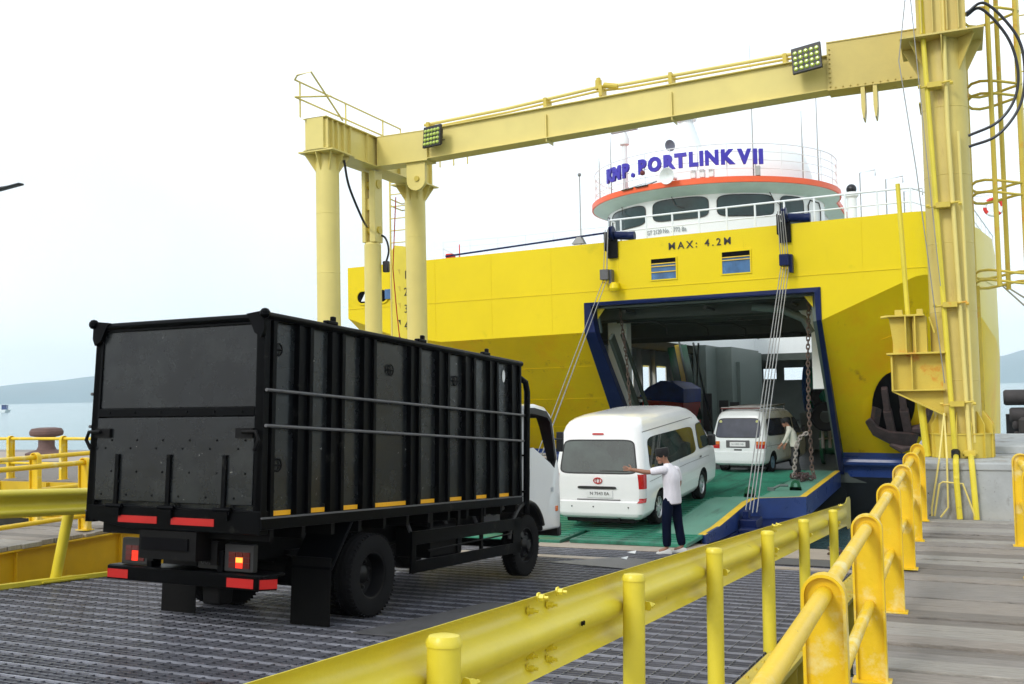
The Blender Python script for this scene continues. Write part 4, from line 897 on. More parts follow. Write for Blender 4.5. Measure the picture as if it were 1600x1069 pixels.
def bwin(a0, a1, z0, z1, m=mWinB, r=3.765, name='bridge_window'):
    nn = 14; b = MB(); rings = []
    P = [[bp(lerp(a0, a1, .5+.5*u), r, lerp(z0, z1, .5+.5*v)) for u, v in sq] for sq in [[(math.copysign(abs(math.cos(t))**.42, math.cos(t))*k, math.copysign(abs(math.sin(t))**.42, math.sin(t))*k) for t in [2*math.pi*i/40 for i in range(40)]] for k in (1, .66, .33)]]
    vs = [p for R in P for p in R]+[bp((a0+a1)/2, r, (z0+z1)/2)]
    fs = [(k*40+i, k*40+(i+1) % 40, k*40+40+(i+1) % 40, k*40+40+i) for k in range(2) for i in range(40)]+[(80+i, 80+(i+1) % 40, 120) for i in range(40)]
    b.add(vs, fs); o = b.build(name, m, br, world=True, smooth=0)
    b = MB(); b.tube([p for p in P[0]], .014, 6, closed=True); b.build('window_gasket', mTrim, o, world=True)
    return o
bwin(-88, -60, 7.1, 7.82); bwin(-55, -23.5, 7.12, 7.80); bwin(-19, 10, 7.14, 7.83); bwin(14, 42.5, 7.14, 7.83); bwin(46, 62, 6.92, 7.82)
b = MB()
P = [bp(a, 3.77, z) for a, z in ((66, 5.5), (66, 7.6), (68, 7.78), (78, 7.78), (80, 7.6), (80, 5.5))]; b.tube(P, .02, 6); b.build('door_frame', mTrim, br, world=True)
for a in (-41, 40, -8):
    b = MB(); b.tube([bp(a, 3.8, 7.9), bp(a+2, 3.86, 7.6), bp(a+6, 3.8, 7.5)], .012, 6); b.build('wiper', mTrim, br, world=True)
# registration text on the bridge front
def curved(s, a_c, z, size, r, m, name, parent, bold=0, sx=1, depth=.01, space=1.0):
    me = text_mesh(s, size, depth, bold, space)
    for v in me.vertices:
        a = R_(a_c)+v.co.x*sx/r; rr_ = r+v.co.z
        v.co = Vector((CB.x+rr_*math.sin(a), CB.y-rr_*math.cos(a), z+v.co.y))
    me.transform(wm(parent).inverted()); me.materials.clear(); me.materials.append(m); return link_mesh(name, me, parent)
curved('GT 2120 No. 3772 Ba', -12.0, 6.82, .21, 3.77, mGreyT, 'registration_lettering', br, sx=.76)
curved('BANTEN', -8.0, 6.58, .13, 3.77, mGreyT, 'registration_lettering', br, sx=.82, bold=.004)
# letters of the name on the roof railing
for ch, a in zip('KMP.PORTLINKVII', [-40.4, -34.9, -28.8, -24.3, -19.2, -12.8, -6.3, -.9, 4.5, 8.0, 12.3, 18.4, 25.8, 30.4, 33.0]):
    curved(ch, a, 8.90 if ch != '.' else 8.86, .60, 4.27, mLetter, 'name_letter', br, bold=.038, depth=.07, sx=.93)
whr = [(bp(a, 4.2, 0).x, bp(a, 4.2, 0).y) for a in range(-105, 106, 6)]
o = whiterail(whr, 8.31, 9.36, 17, .016, 'roof_railing', 3); o.parent = br
# mast, radar, dome, horn, dish, antennas
b = MB(); b.loft([[bp(a, r, z) for a in range(0, 360, 12)] for r, z in ((2.9, 8.3), (2.9, 9.2), (2.7, 9.9), (2.0, 10.25), (1.0, 10.5), (.3, 10.55))])
for v in b.v: v += Vector((.3, 1.6, 0))
b.build('wheelhouse_top', mWhiteS, br, world=True, smooth=60)
b = MB(); c0 = Vector((-8.9, 36, 0)); b.lathe([(0, 8.3), (.75, 8.3), (.55, 10.6), (.22, 11.6), (.16, 12.6), (0, 12.6)], c=c0, n=20); b.lathe([(0, 11.55), (.38, 11.6), (.40, 11.75), (.2, 11.9), (0, 11.9)], c=c0, n=16); b.tube([c0+Vector((-.5, 0, 12.1)), c0+Vector((.5, 0, 12.1))], .04, 6); b.build('mast', mWhiteS, br, world=True)
c0 = Vector((-10.15, 32.3, 0))
b = MB(); b.lathe([(0, 8.3), (.10, 8.3), (.09, 10.0), (.17, 10.05), (.17, 10.25), (.08, 10.46), (0, 10.5)], c=c0, n=14); b.build('radar_post', mWhiteS, br, world=True)
b = MB(); b.box(-.5, .5, -.05, .05, 10.5, 10.58, T=Matrix.Translation(c0) @ Matrix.Rotation(R_(-12), 4, 'Z')); b.build('radar_bar', mWire, br, world=True, smooth=0)
b = MB(); T = Matrix.Translation(bp(-6.0, 4.1, 9.50)) @ Matrix.Rotation(R_(-20), 4, 'Z') @ Matrix.Rotation(R_(20), 4, 'X'); b.lathe([(0, .04), (.12, .02), (.185, -.02), (.19, -.03), (.12, .0), (0, .02)], axis='y', T=None, n=18)
for i, v in enumerate(b.v): b.v[i] = T @ v
b.build('satellite_dish', mat('dish_grey', (.16, .17, .22), .5), br, world=True)
b = MB(); T = Matrix.Translation(bp(-5.3, 4.45, 8.42)) @ Matrix.Rotation(R_(-14), 4, 'Z')
b.lathe([(.05, .45), (.06, .2), (.10, .05), (.22, -.12), (.26, -.16), (.27, -.15), (.20, -.08), (.06, .05), (0, .06)], axis='y', n=22)
for i, v in enumerate(b.v): b.v[i] = T @ v
b.build('loudhailer', mWhiteS, br, world=True)
b = MB()
for k, a in enumerate((4, 8, 12)): b.box(-.08, .08, -.1, .1, 8.35, 8.62, T=Matrix.Translation(bp(a, 4.05, 0)))
b.build('searchlight', mWhiteS, br, world=True, bev=.02)
for a, h, r_ in ((31.5, 12.6, 3.9), (58, 10.6, 4.0), (68, 12.4, 4.1), (-46, 10.4, 4.0), (-60, 9.9, 4.1)):
    b = MB(); p = bp(a, r_, 0); b.tube([p+Vector((0, 0, 8.3)), p+Vector((0, 0, 9.6)), p+Vector((0, 0, h))], [.025, .018, .007], 6); b.build('antenna', mWire, br, world=True)
for k, a in enumerate((-27, -19)):
    b = MB(); T = Matrix.Translation(bp(a, 4.1, 8.37)) @ Matrix.Rotation(R_(a), 4, 'Z') @ Matrix.Rotation(R_(20), 4, 'X'); b.box(-.24, .24, -.3, .3, -.02, .02, T=T); b.build('solar_panel', mGlass, br, world=True, smooth=0)
b = MB(); b.sphere(bp(-17, 4.5, 8.66), .085, 10); b.build('bell', mat('bell_red', (.12, .01, .01), .4), br, world=True)
b = MB(); p = bp(31.5, 4.25, 0); b.box(-.07, .07, -.07, .07, 8.32, 8.62, T=Matrix.Translation(p)); b.build('deck_light', mWire, br, world=True)
# dark dome lamp and gear behind the rail on the right
b = MB(); b.lathe([(0, 5), (.14, 5), (.14, 7.25), (.2, 7.3), (.2, 7.42), (0, 7.42)], c=(-2.75, 31, 0), n=14); b.build('stand', mWhiteS, f, world=True)
b = MB(); b.sphere((-2.75, 31, 7.52), .15, 14, sc=(1, 1, 1.05)); b.build('searchlight', mHose, f, world=True)
for x, y, h in ((-1.9, 33, 8.1), (-2.9, 36, 9.0), (-1.3, 31, 7.3)):
    b = MB(); b.tube([(x, y, 5), (x, y, h), (x+.5, y, h+.05), (x+.5, y, h-.15)], .018, 6); b.build('davit', mWire, f, world=True)
# superstructure behind the bridge (white)
b = MB(); b.box(-15.5, -13.9, 50, 80, 4.3, 7.4); b.box(-1.9, .9, 50, 80, 4.2, 6.4); b.build('accommodation', mWhiteS, f, world=True, smooth=0)
# ---- bow ramp
def bz(y):
    for (y0, z0), (y1, z1) in zip(((16.9, -1.03), (19.3, -1.0), (22.6, -.81), (31.3, -.85)), ((19.3, -1.0), (22.6, -.81), (31.3, -.85), (40, -.86))):
        if y <= y1: return lerp(z0, z1, (y-y0)/(y1-y0))
RE = [(-4.42, 17.05), (-4.41, 18.3), (-4.38, 19.4), (-4.36, 22.2), (-4.27, 22.85), (-3.30, 23.4), (-3.38, 31.2)]
LE = [(-9.35, 17.05), (-9.36, 18.3), (-9.36, 19.4), (-9.36, 22.2), (-9.45, 22.85), (-10.1, 23.4), (-10.05, 31.2)]
bow = thing('bow_ramp_root', None, None) if False else None
b = MB(); th = .5
def deckgrid(b, ys, xl, xr, mi=0, dz=0, bottom=True, n=6):
    rows = [[Vector((lerp(xl(y), xr(y), k/n), y, bz(y)+dz)) for k in range(n+1)] for y in ys]
    b.loft(rows, closed=False, caps=False, mi=mi)
def interp(E, y):
    for (x0, y0), (x1, y1) in zip(E, E[1:]):
        if y <= y1+1e-6: return lerp(x0, x1, (y-y0)/(y1-y0))
    return E[-1][0]
ys = [18.3, 19.3, 20, 22.2, 22.5, 22.85, 23.4, 26, 28, 31.2]
deckgrid(b, ys, lambda y: interp(LE, y), lambda y: interp(RE, y))
rampdeck = b.build('bow_ramp', mDeckG, f, world=True, smooth=0)
# light green margins, 4 mm proud
for E, s in ((RE, -1), (LE, 1)):
    b = MB(); deckgrid(b, ys, (lambda y: interp(E, y)) if s > 0 else (lambda y: interp(E, y)-.95), (lambda y: interp(E, y)+.95) if s > 0 else (lambda y: interp(E, y)), dz=.004, n=1)
    b.build('ramp_margin', mDeckGl, rampdeck, world=True, smooth=0)
    b = MB(); e = .15
    deckgrid(b, ys, (lambda y: interp(E, y)) if s > 0 else (lambda y: interp(E, y)-e), (lambda y: interp(E, y)+e) if s > 0 else (lambda y: interp(E, y)), dz=.009, n=1)
    b.build('edge_stripe', mYe, rampdeck, world=True, smooth=0)
    b = MB(); pts = [(x, y) for x, y in E if y >= 18.3]+[]
    rows = []
    for x, y in pts:
        d1 = .46 if y > 22 else lerp(.16, .46, (y-18.3)/3.9)
        rows.append([Vector((x, y, bz(y)+.008)), Vector((x, y, bz(y)-d1)), Vector((x+s*.05, y, bz(y)-d1)), Vector((x+s*.05, y, bz(y)+.008))])
    b.loft(rows); b.build('ramp_side', mNavyD, rampdeck, world=True, smooth=0)
b = MB(); b.box(-10.0, -3.45, 18.4, 31.2, -1.32, -1.28); b.build('ramp_bottom', mNavy, rampdeck, world=True, smooth=0)
# anti-skid ribs
b = MB(); y = 18.5
while y < 31:
    b.box(interp(LE, y)+1.0, interp(RE, y)-1.0, y-.015, y+.015, bz(y)-.01, bz(y)+.018); y += .24
b.build('ramp_ribs', mDeckG, rampdeck, world=True, smooth=0)
# hinged tip flaps
for i, (x0, x1, y0) in enumerate(((-9.35, -6.75, 16.95), (-6.62, -4.45, 17.1))):
    b = MB(); rows = []
    for y, dz in ((18.32, .012), (17.6, .018), (y0+.02, .03), (y0, .02), (y0, -.03), (17.6, -.04), (18.32, -.05)):
        rows.append([Vector((x0, y, bz(max(y, 16.9))+dz)), Vector((x1, y, bz(max(y, 16.9))+dz))])
    vs = [p for r in rows for p in r]; m_ = len(rows)
    b.add(vs, [(2*k, 2*k+1, 2*((k+1) % m_)+1, 2*((k+1) % m_)) for k in range(m_)]+[tuple(2*k for k in range(m_)), tuple(2*k+1 for k in range(m_))[::-1]])
    fl = b.build('tip_flap', mDeckG, rampdeck, world=True, smooth=0)
    for yy in (17.35, 17.6, 17.85, 18.1):
        b = MB(); b.box(x0+.05, x1-.05, yy-.012, yy+.012, bz(yy)+.01, bz(yy)+.035); b.build('flap_rib', mDeckG, fl, world=True, smooth=0)
# lifting lugs and the cable anchor block
for x, y in ((-4.50, 23.1), (-3.75, 24.9)):
    b = MB(); n_ = 10; ol = [(x+.11*math.cos(math.pi*k/n_), bz(y)+.14+.11*math.sin(math.pi*k/n_)) for k in range(n_+1)]; il = [(x+.045*math.cos(math.pi*k/n_), bz(y)+.14+.045*math.sin(math.pi*k/n_)) for k in range(n_+1)]
    ol = [(x+.14, bz(y))]+ol+[(x-.14, bz(y))]; il = [(x+.045, bz(y)+.08)]+il+[(x-.045, bz(y)+.08)]
    m_ = len(ol); vs = [Vector((a, y+d, c)) for d in (-.025, .025) for a, c in ol+il]; q = 2*m_; fs = []
    for k in range(m_-1): fs += [(k, k+1, m_+k+1, m_+k), (q+k, q+m_+k, q+m_+k+1, q+k+1), (k, q+k, q+k+1, k+1), (m_+k, m_+k+1, q+m_+k+1, q+m_+k)]
    fs += [(0, m_, q+m_, q), (m_-1, q+m_-1, q+2*m_-1, 2*m_-1), (0, m_, 2*m_-1, m_-1), ]
    b.add(vs, fs); b.box(x-.14, x+.14, y-.025, y+.025, bz(y), bz(y)+.085); b.build('lifting_lug', mGrn, rampdeck, world=True, smooth=0)
for s, xx in ((1, -4.28), (-1, -9.42)):
    b = MB(); b.box(xx-.05 if s > 0 else xx-.30, xx+.30 if s > 0 else xx+.05, 21.0, 21.7, -1.25, -1.06); b.box(xx-.02, xx+.1, 21.2, 21.5, -1.06, -.9); b.box(xx, xx+.45*s, 20.6, 20.9, -1.3, -1.2); b.build('cable_anchor', mNavy, rampdeck, world=True, smooth=0, bev=.01)
# ---- anchor pocket and anchor
b = MB(); n_ = 28
def lowpt(x, z): # point on raked lower bow right of the opening
    t = (4.2-z)/4.5; return Vector((x, lerp(yf(x), 31.0, t), z))
ol = []
for k in range(n_):
    a = 2*math.pi*k/n_; x = -1.62+.98*math.cos(a); z = 1.15+.95*math.sin(a)+.25*math.cos(a); ol.append(lowpt(x, z)+Vector((0, -.10, 0)))
b.add(ol+[v+Vector((0, .10, 0)) for v in ol], [tuple(range(n_))]+[(k, (k+1) % n_, n_+(k+1) % n_, n_+k) for k in range(n_)]); 
# flat black disc below stands in for shade in the recess behind the anchor
b.build('anchor_pocket', mHullL, f, world=True, smooth=0)
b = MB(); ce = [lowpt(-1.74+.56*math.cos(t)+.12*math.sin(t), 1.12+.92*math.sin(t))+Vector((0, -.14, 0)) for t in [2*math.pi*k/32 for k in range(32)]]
b.add(ce+[v+Vector((0, .08, 0)) for v in ce], [tuple(range(32))]+[(k, (k+1) % 32, 32+(k+1) % 32, 32+k) for k in range(32)]); b.build('pocket_shade_disc', mHole, f, world=True, smooth=0)
# anchor hangs in its pocket
an = thing('anchor', 'big rusty brown anchor housed against the yellow bow, right of the bow opening', 'anchor', lowpt(-1.5, .1)+Vector((0, -.3, 0)))
def blob(pts, rs, parent, name, m, sub=1, sc=None):
    b = MB(); b.tube(pts, rs, 10); o = b.build(name, m, parent, world=True); return o
O = lambda x, z, d=0: lowpt(x, z)+Vector((0, -.30-d, 0))
for xs in (-1.93, -1.50):
    b = MB(); P = [O(xs, 1.62, -.12), O(xs+.03, 1.0, .02), O(xs+.10, .30, .04)]
    for p, q, w0 in zip(P, P[1:], (.17, .22)): b.bar(p, q, w0, .20, upv=(0, 1, .9))
    b.build('shank', mAnchor, an, world=True, smooth=0, bev=.03)
b = MB(); cp = [(-2.52, .66), (-2.34, .26), (-1.95, .02), (-1.68, -.14), (-1.42, -.12), (-1.22, .02), (-1.12, .30), (-1.40, .34), (-1.90, .38), (-2.18, .52), (-2.36, .78)]
m_ = len(cp); b.add([O(x, z, .22) for x, z in cp]+[O(x, z, -.12) for x, z in cp], [tuple(range(m_)), tuple(range(m_, 2*m_))[::-1]]+[(k, (k+1) % m_, m_+(k+1) % m_, m_+k) for k in range(m_)])
b.build('crown', mAnchor, an, world=True, smooth=0, bev=.05)
b = MB(); b.loft([[O(-2.45+dx+.25*(z-.38), z+dz, d) for dx, dz, d in ((0, .05, 0), (.10, 0, .12), (.24, -.05, .05), (.14, 0, -.1))] for z, dx0 in ((.38, 0), (.6, 0), (.85, .0), (1.05, 0))]); b.build('fluke', mAnchor, an, world=True, smooth=60)
b = MB(); b.tube([O(-1.10, .30), O(-1.0, .55), O(-.82, .95), O(-.66, 1.3)], [.13, .12, .10, .03], 10); b.build('fluke', mAnchor, an, world=True)
b = MB(); b.tube([O(-1.35, .42), O(-1.0, .45, .15), O(-.72, .42, .15), O(-.55, .42, .1)], [.10, .15, .10, .02], 8); b.tube([O(-1.9, .0, .2), O(-1.6, -.14, .25), O(-1.35, -.08, .2)], [.06, .12, .06], 8); b.build('fluke', mAnchor, an, world=True)
# ---- lifting blocks and wire ropes on both sides of the opening
GW = 'wire rope falls lifting the bow ramp'
def winchset(x, label, lb2, side):
    yb = yf(x)
    t = thing('rope_block', lb2, 'pulley block', (x, yb-.25, 6.05), group=None)
    b = MB(); b.lathe([(0, -.06), (.20, -.06), (.22, -.03), (.15, 0), (.22, .03), (.20, .06), (0, .06)], axis='x', c=(x-.02, yb-.12, 6.28), n=22); b.build('sheave', mNavy, t, world=True)
    b = MB(); b.tube([(x+.05, yb-.05, 6.22), (x+.55, yb+.02, 6.17)], .12, 12); b.lathe([(0, -.02), (.13, -.02), (.13, .14), (0, .14)], axis='x', c=(x+.50, yb, 6.17), n=14); b.build('winch_motor', mNavy, t, world=True)
    b = MB(); b.box(x-.17, x+.13, yb-.10, yb-.02, 5.55, 6.12); b.box(x-.20, x-.16, yb-.34, yb-.02, 5.75, 6.3); b.build('cheek_plate', mBlkG, t, world=True, smooth=0, bev=.01)
    bx = x-.17 if side < 0 else x+.0
    b = MB(); b.box(bx-.15, bx+.10, yb-.42, yb-.10, 4.90, 5.20); b.box(bx+.08, bx+.17, yb-.30, yb-.05, 4.72, 5.20); b.build('lower_block', mNavy if side > 0 else mPlateS, t, world=True, smooth=0, bev=.01)
    for dx in (-.08, .02):
        b = MB(); b.lathe([(0, -.02), (.05, -.02), (.05, .02), (0, .02)], c=(bx+dx, yb-.3, 4.83), n=10); b.build('shackle', mYe, t, world=True)
    b = MB(); ex = (-9.48 if side < 0 else -4.17)
    ends = [(-.10, 0), (-.03, .03), (.05, 0), (.12, .05)] if side > 0 else [(-.06, 0), (.06, .0), (.02, .08)]
    for k, (dx, dy) in enumerate(ends):
        c = MB(); c.tube([(x-.08+dx*.7, yb-.40+dy*.3, 6.35), (bx-.03+dx*.9, yb-.30+dy, 4.9), (ex+dx, 21.35+dy*2, -.95)], .0125, 6); b.v and None; b.add(c.v, c.f)
    return tag(b.build('wire_rope', mWire, loc=(ex, 21.35, -.95)), label, 'wire rope', GW)
winchset(-9.12, 'steel wire ropes running down to the bow ramp left of the ferry opening', 'navy and grey pulley block on the bulwark above the left edge of the ferry opening', -1)
winchset(-4.12, 'steel wire ropes crossing in front of the right part of the ferry opening', 'navy pulley block on the bulwark above the right part of the ferry opening', 1)
# ---- chains
def chain(pts, label, m, lk=.15, r=.018, w_=.038):
    P = [Vector(p) for p in pts]; Ls = [0]
    for i in range(len(P)-1): Ls.append(Ls[-1]+(P[i+1]-P[i]).length)
    b = MB(); s_ = 0; k = 0
    while s_ < Ls[-1]-lk*.5:
        i = max(j for j in range(len(P)-1) if Ls[j] <= s_+1e-6); t = (s_-Ls[i])/(Ls[i+1]-Ls[i]); p = P[i].lerp(P[i+1], t); d = (P[i+1]-P[i]).normalized()
        x, y, _ = frame(d); a = x if k % 2 else y
        loop = [p+d*(lk*.55*math.cos(q))+a*(w_*math.copysign(abs(math.sin(q))**.7, math.sin(q))) for q in [2*math.pi*j/10 for j in range(10)]]
        b.tube(loop, r, 5, closed=True); s_ += lk*.78; k += 1
    return tag(b.build('chain', m, loc=P[-1]), label, 'chain')
chain([(-9.30, 28.7, 4.1), (-9.22, 29, 2.5), (-9.2, 29.3, .2)], 'dark chain hanging inside the left edge of the ferry opening', mChain, .17, .015, .036)
chain([(-3.72, 28.2, 4.05), (-3.78, 28.1, 2.6), (-3.80, 28.0, 1.0), (-3.76, 27.95, -.55), (-3.68, 27.9, -.80)], 'long rusty chain hanging inside the right edge of the ferry opening', mChain, .15, .018, .042)
chain([(-3.86, 27.7, .42), (-3.98, 27.65, .36), (-4.10, 27.6, .1), (-4.16, 27.6, -.4), (-4.20, 27.6, -.80)], 'pale chain loop hanging next to the rusty chain at the right of the opening', mChainL, .12, .020, .042)
b = MB(); rnd = random.Random(4)
for k in range(26):
    c = Vector((-3.95+rnd.gauss(0, .16), 27.4+rnd.gauss(0, .22), -.80+rnd.uniform(0, .16))); a = rnd.uniform(0, 6.3)
    b.tube([c+Vector((.07*math.cos(q)*math.cos(a), .07*math.cos(q)*math.sin(a), .045*math.sin(q))) for q in [2*math.pi*j/8 for j in range(8)]], .02, 5, closed=True)
tag(b.build('chain_heap', mAnchor, loc=(-3.95, 27.4, -.82)), 'heap of rusty chain lying on the green bow ramp near its right edge', 'chain')
b = MB(); b.tube([(-4.28, 24.7, bz(24.7)+.04), (-4.10, 24.75, bz(24.7)+.13), (-3.92, 24.85, bz(24.8)+.12)], .032, 8); b.lathe([(0, 0), (.09, 0), (.09, .08), (0, .08)], c=(-4.3, 24.7, bz(24.7)), n=12)
tag(b.build('turnbuckle', mDkGr, loc=(-4.2, 24.7, bz(24.7))), 'grey green lashing turnbuckle lying beside a lifting lug on the bow ramp', 'turnbuckle')
# ---- cargo on the car deck
tr = thing('cargo_truck', 'truck under a blue tarpaulin with red sides deep inside the car deck', 'truck', (-12.1, 46, -.9))
b = MB(); b.prism([(-13.5, 1.25), (-13.5, 1.45), (-13.1, 1.80), (-12.5, 2.08), (-11.9, 1.98), (-11.45, 1.70), (-11.45, 1.05)], 'y', 44.25, 47.6); b.build('tarpaulin', mBlueT, tr, world=True, smooth=0, bev=.03)
b = MB(); b.box(-13.4, -11.48, 44.3, 47.5, -.1, 1.2); b.build('body', mRedP, tr, world=True, smooth=0, bev=.02)
for x in (-13.2, -11.7):
    for y in (45, 47):
        b = MB(); b.lathe([(.2, -.13), (.42, -.13), (.45, 0), (.42, .13), (.2, .13)], axis='x', c=(x, y, -.45), n=18); b.build('wheel', mTyre, tr, world=True)
tk = thing('pickup_truck', 'dark flatbed pickup seen from behind with a pale number plate, left inside the car deck', 'truck', (-13.4, 43, -.9))
b = MB(); b.box(-14.3, -12.6, 42.4, 46, -.35, .2); b.box(-14.2, -12.7, 45, 46.4, .2, 1.1); b.build('body', mBlkG, tk, world=True, smooth=0, bev=.03)
b = MB(); b.box(-14.25, -12.65, 42.35, 42.45, 1.28, 1.38); b.box(-14.25, -14.15, 42.35, 42.45, -.2, 1.3); b.box(-12.75, -12.65, 42.35, 42.45, -.2, 1.3); b.build('rack', mWire, tk, world=True, smooth=0)
b = MB(); b.box(-13.55, -13.1, 42.32, 42.38, .55, .72); b.box(-13.6, -12.95, 42.32, 42.37, .38, .45); b.build('number_plate', mPlate, tk, world=True, smooth=0)
for x in (-14.15, -12.75):
    b = MB(); b.lathe([(.15, -.1), (.33, -.1), (.35, 0), (.33, .1), (.15, .1)], axis='x', c=(x, 43.2, -.55), n=18); b.build('wheel', mTyre, tk, world=True)
rl = thing('hose_reel', 'big green reel with a dark blue round flange at the right inside the car deck', 'reel', (-5.9, 43, -.9))
b = MB(); b.lathe([(0, 0), (.85, 0), (.85, 1.3), (0, 1.3)], axis='x', c=(-5.75, 43, 1.62), n=30)
for k in range(6): b.lathe([(.85, .1+.2*k), (.88, .14+.2*k), (.85, .18+.2*k)], axis='x', c=(-5.75, 43, 1.62), n=30)
b.build('drum', mGreenD, rl, world=True, smooth=40)
b = MB(); b.lathe([(0, -.16), (.95, -.16), (.98, -.1), (.95, 0), (0, 0)], axis='x', c=(-5.78, 43, 1.60), n=30); b.build('flange', mBlueF, rl, world=True)
b = MB(); b.box(-4.95, -4.86, 42.1, 42.15, .9, 2.2); b.build('warning_strip', mYe, rl, world=True, smooth=0)
b = MB(); b.box(-6.1, -4.3, 42.4, 43.6, -.9, .4); b.box(-6.1, -4.3, 42.3, 42.4, .4, .6); b.build('cradle', mDkGr, rl, world=True, smooth=0)
b = MB(); b.lathe([(.2, -.14), (.40, -.16), (.46, -.10), (.47, 0), (.46, .1), (.40, .16), (.2, .14)], axis='y', n=24, c=(-3.95, 32.9, .72)); b.lathe([(.2, -.14), (.40, -.16), (.46, -.10), (.47, 0), (.46, .1), (.40, .16), (.2, .14)], axis='y', n=24, c=(-3.95, 33.0, 1.35))
tag(b.build('tyre_fender', mTyre, loc=(-3.95, 33, .3)), 'black tyre fenders hanging at the right jamb inside the ferry opening', 'tyre')
for x, y, lab in ((-10.3, 45.5, 'red fire extinguisher beside the inclined ramp inside the car deck'), (-9.4, 48, 'small red cylinder by the grey casing inside the car deck')):
    b = MB(); b.lathe([(0, 0), (.13, 0), (.13, .55), (.06, .66), (.04, .75), (0, .75)], c=(x, y, -.88), n=14); tag(b.build('fire_extinguisher', mRedP, loc=(x, y, -.88)), lab, 'fire extinguisher')
# ---- lifebuoy on the flank rail
lb = thing('lifebuoy', 'red and white lifebuoy hanging from the ferry rail at the right', 'lifebuoy', (1.15, 33.6, 6.2))
b = MB(); 
for k in range(8):
    pts = [(1.1+.24*math.cos(a), 33.0, 6.94+.24*math.sin(a)) for a in [2*math.pi*(k+j/5)/8 for j in range(6)]]; b.tube(pts, .055, 10, mi=k % 2)
b.build('ring', [mRedP, mWhiteS], lb, world=True)
b = MB(); b.box(1.0, 1.20, 32.98, 33.0, 6.8, 7.12); b.tube([(1.0, 33, 7.15), (1.0, 33, 7.3), (.6, 33, 7.32)], .015, 6); b.build('bracket', mWhiteS, lb, world=True)
# mooring lines right
for k, (z1, z2, lab) in enumerate(((2.95, 2.2, 'upper grey mooring line slanting down past the caged ladder'), (2.9, 1.3, 'lower grey mooring line slanting down past the caged ladder'))):
    b = MB(); b.tube(catenary((.95, 30, 4.5), (3.6, 24.2, z2-.2), .10), .022, 6); tag(b.build('mooring_line', mWire, loc=(3.6, 24.2, z2)), lab, 'mooring line', 'mooring lines at the right')
# ============================================================ BLACK TRUCK
mRed2 = mat('dark_red_lens', (.10, .006, .006), .2, coat=.5)
tk = thing('truck', 'black box truck with a white cab driving down the ramp towards the ferry', 'truck', (-6.088, 8.059, .25-.077*8.059), (-.066, 0, -.029))
W, WT, YR, YF, Z1, Z2 = .978, .955, -1.612, 3.268, 1.003, 2.648
def wx(z): return lerp(W, WT, (z-Z1)/(Z2-Z1))
body = MB(); 
body.loft([[Vector((-wx(z)+.05, y, z)), Vector((wx(z)-.05, y, z)), Vector((wx(z)-.05, YF-.03, z)), Vector((-wx(z)+.05, YF-.03, z))] for z, y in ((Z1+.005, YR+.05), (Z2-.005, YR+.05))])
box_ = body.build('cargo_box', mBlk, tk, smooth=0)
# open top edge
b = MB()
for s in (-1, 1): b.tube([(s*(WT-.005), YR-.02, Z2-.005), (s*(WT-.005), YF+.01, Z2-.005)], .034, 12)
b.tube([(-WT, YR+.01, Z2-.02), (WT, YR+.01, Z2-.02)], .034, 12); b.tube([(-WT, YF-.01, Z2-.02), (WT, YF-.01, Z2-.02)], .03, 12)
b.build('top_rail', mBlkR, box_)
posts = [(-1.612, -1.46), (-1.165, -.965), (-.695, -.49), (-.19, .02), (.65, .85), (1.22, 1.455), (1.81, 2.06), (2.41, 2.64), (3.0, 3.268)]
for s in (-1, 1):
    for y0, y1 in posts:
        b = MB()
        for (a, c, d) in ((y0, y0+.045, .012), (y0+.045, y1-.045, -.018), (y1-.045, y1, .012)):
            b.loft([[Vector((s*(wx(z)-.06), a, z)), Vector((s*(wx(z)+d-.008), a, z)), Vector((s*(wx(z)+d-.008), c, z)), Vector((s*(wx(z)-.06), c, z))] for z in (Z1, Z2-.03)])
        b.build('side_post', mBlkR, box_, smooth=0)
    b = MB()
    for z in (1.32, 1.62, 1.93, 2.24): b.box(min(s*(wx(z)-.051), s*(wx(z)-.045)), max(s*(wx(z)-.051), s*(wx(z)-.045)), YR+.06, YF-.06, z-.006, z+.006)
    b.build('plank_joint', mBlk, box_, smooth=0)
    b = MB(); x0, x1 = sorted((s*(W-.05), s*(W+.012))); b.box(x0, x1, YR, YF, Z1-.10, Z1-.004); b.build('side_sill', mBlkR, box_, smooth=0, bev=.005)
    b = MB(); x0, x1 = sorted((s*(W), s*(W+.018))); b.box(x0, x1, YR, YF, Z1-.012, Z1+.002); b.build('sill_edge', mPlateS, box_, smooth=0)
    for za, zb_, rr in ((2.03, 2.0, .014), (1.74, 1.68, .014)):
        b = MB(); b.tube([(s*(wx(za)+.028), YR, za), (s*(wx(zb_)+.028), YF, zb_)], rr, 8); b.build('side_rod', mPlateS, box_)
    for (y0, y1), (y2, y3) in zip(posts, posts[1:]):
        b = MB(); x0, x1 = sorted((s*(W-.052), s*(W-.04))); b.box(x0, x1, y1+.0, y2-.02, Z1+.004, Z1+.044); b.build('amber_strip', mAmber, box_, smooth=0)
    for yy, zz in ((-1.40, 2.38), (.32, 2.34), (1.63, 2.32), (-1.38, 1.42)):
        b = MB(); xx = s*(wx(zz)-.035); b.tube([(xx, yy+.052*math.cos(a), zz+.052*math.sin(a)) for a in [2*math.pi*i/14 for i in range(14)]], .008, 6, closed=True); b.tube([(xx, yy-.04, zz), (xx, yy+.04, zz)], .010, 6); b.build('lashing_ring', mBlkR, box_)
    for yy in (-.72, .84, 2.30):
        b = MB(); xx = s*(WT-.01); b.box(xx-.03, xx+.03, yy-.07, yy+.09, Z2+.02, Z2+.055); b.box(xx-.02, xx+.02, yy+.02, yy+.07, Z2+.05, Z2+.10); b.build('cleat', mBlkR, box_, bev=.01, smooth=0)
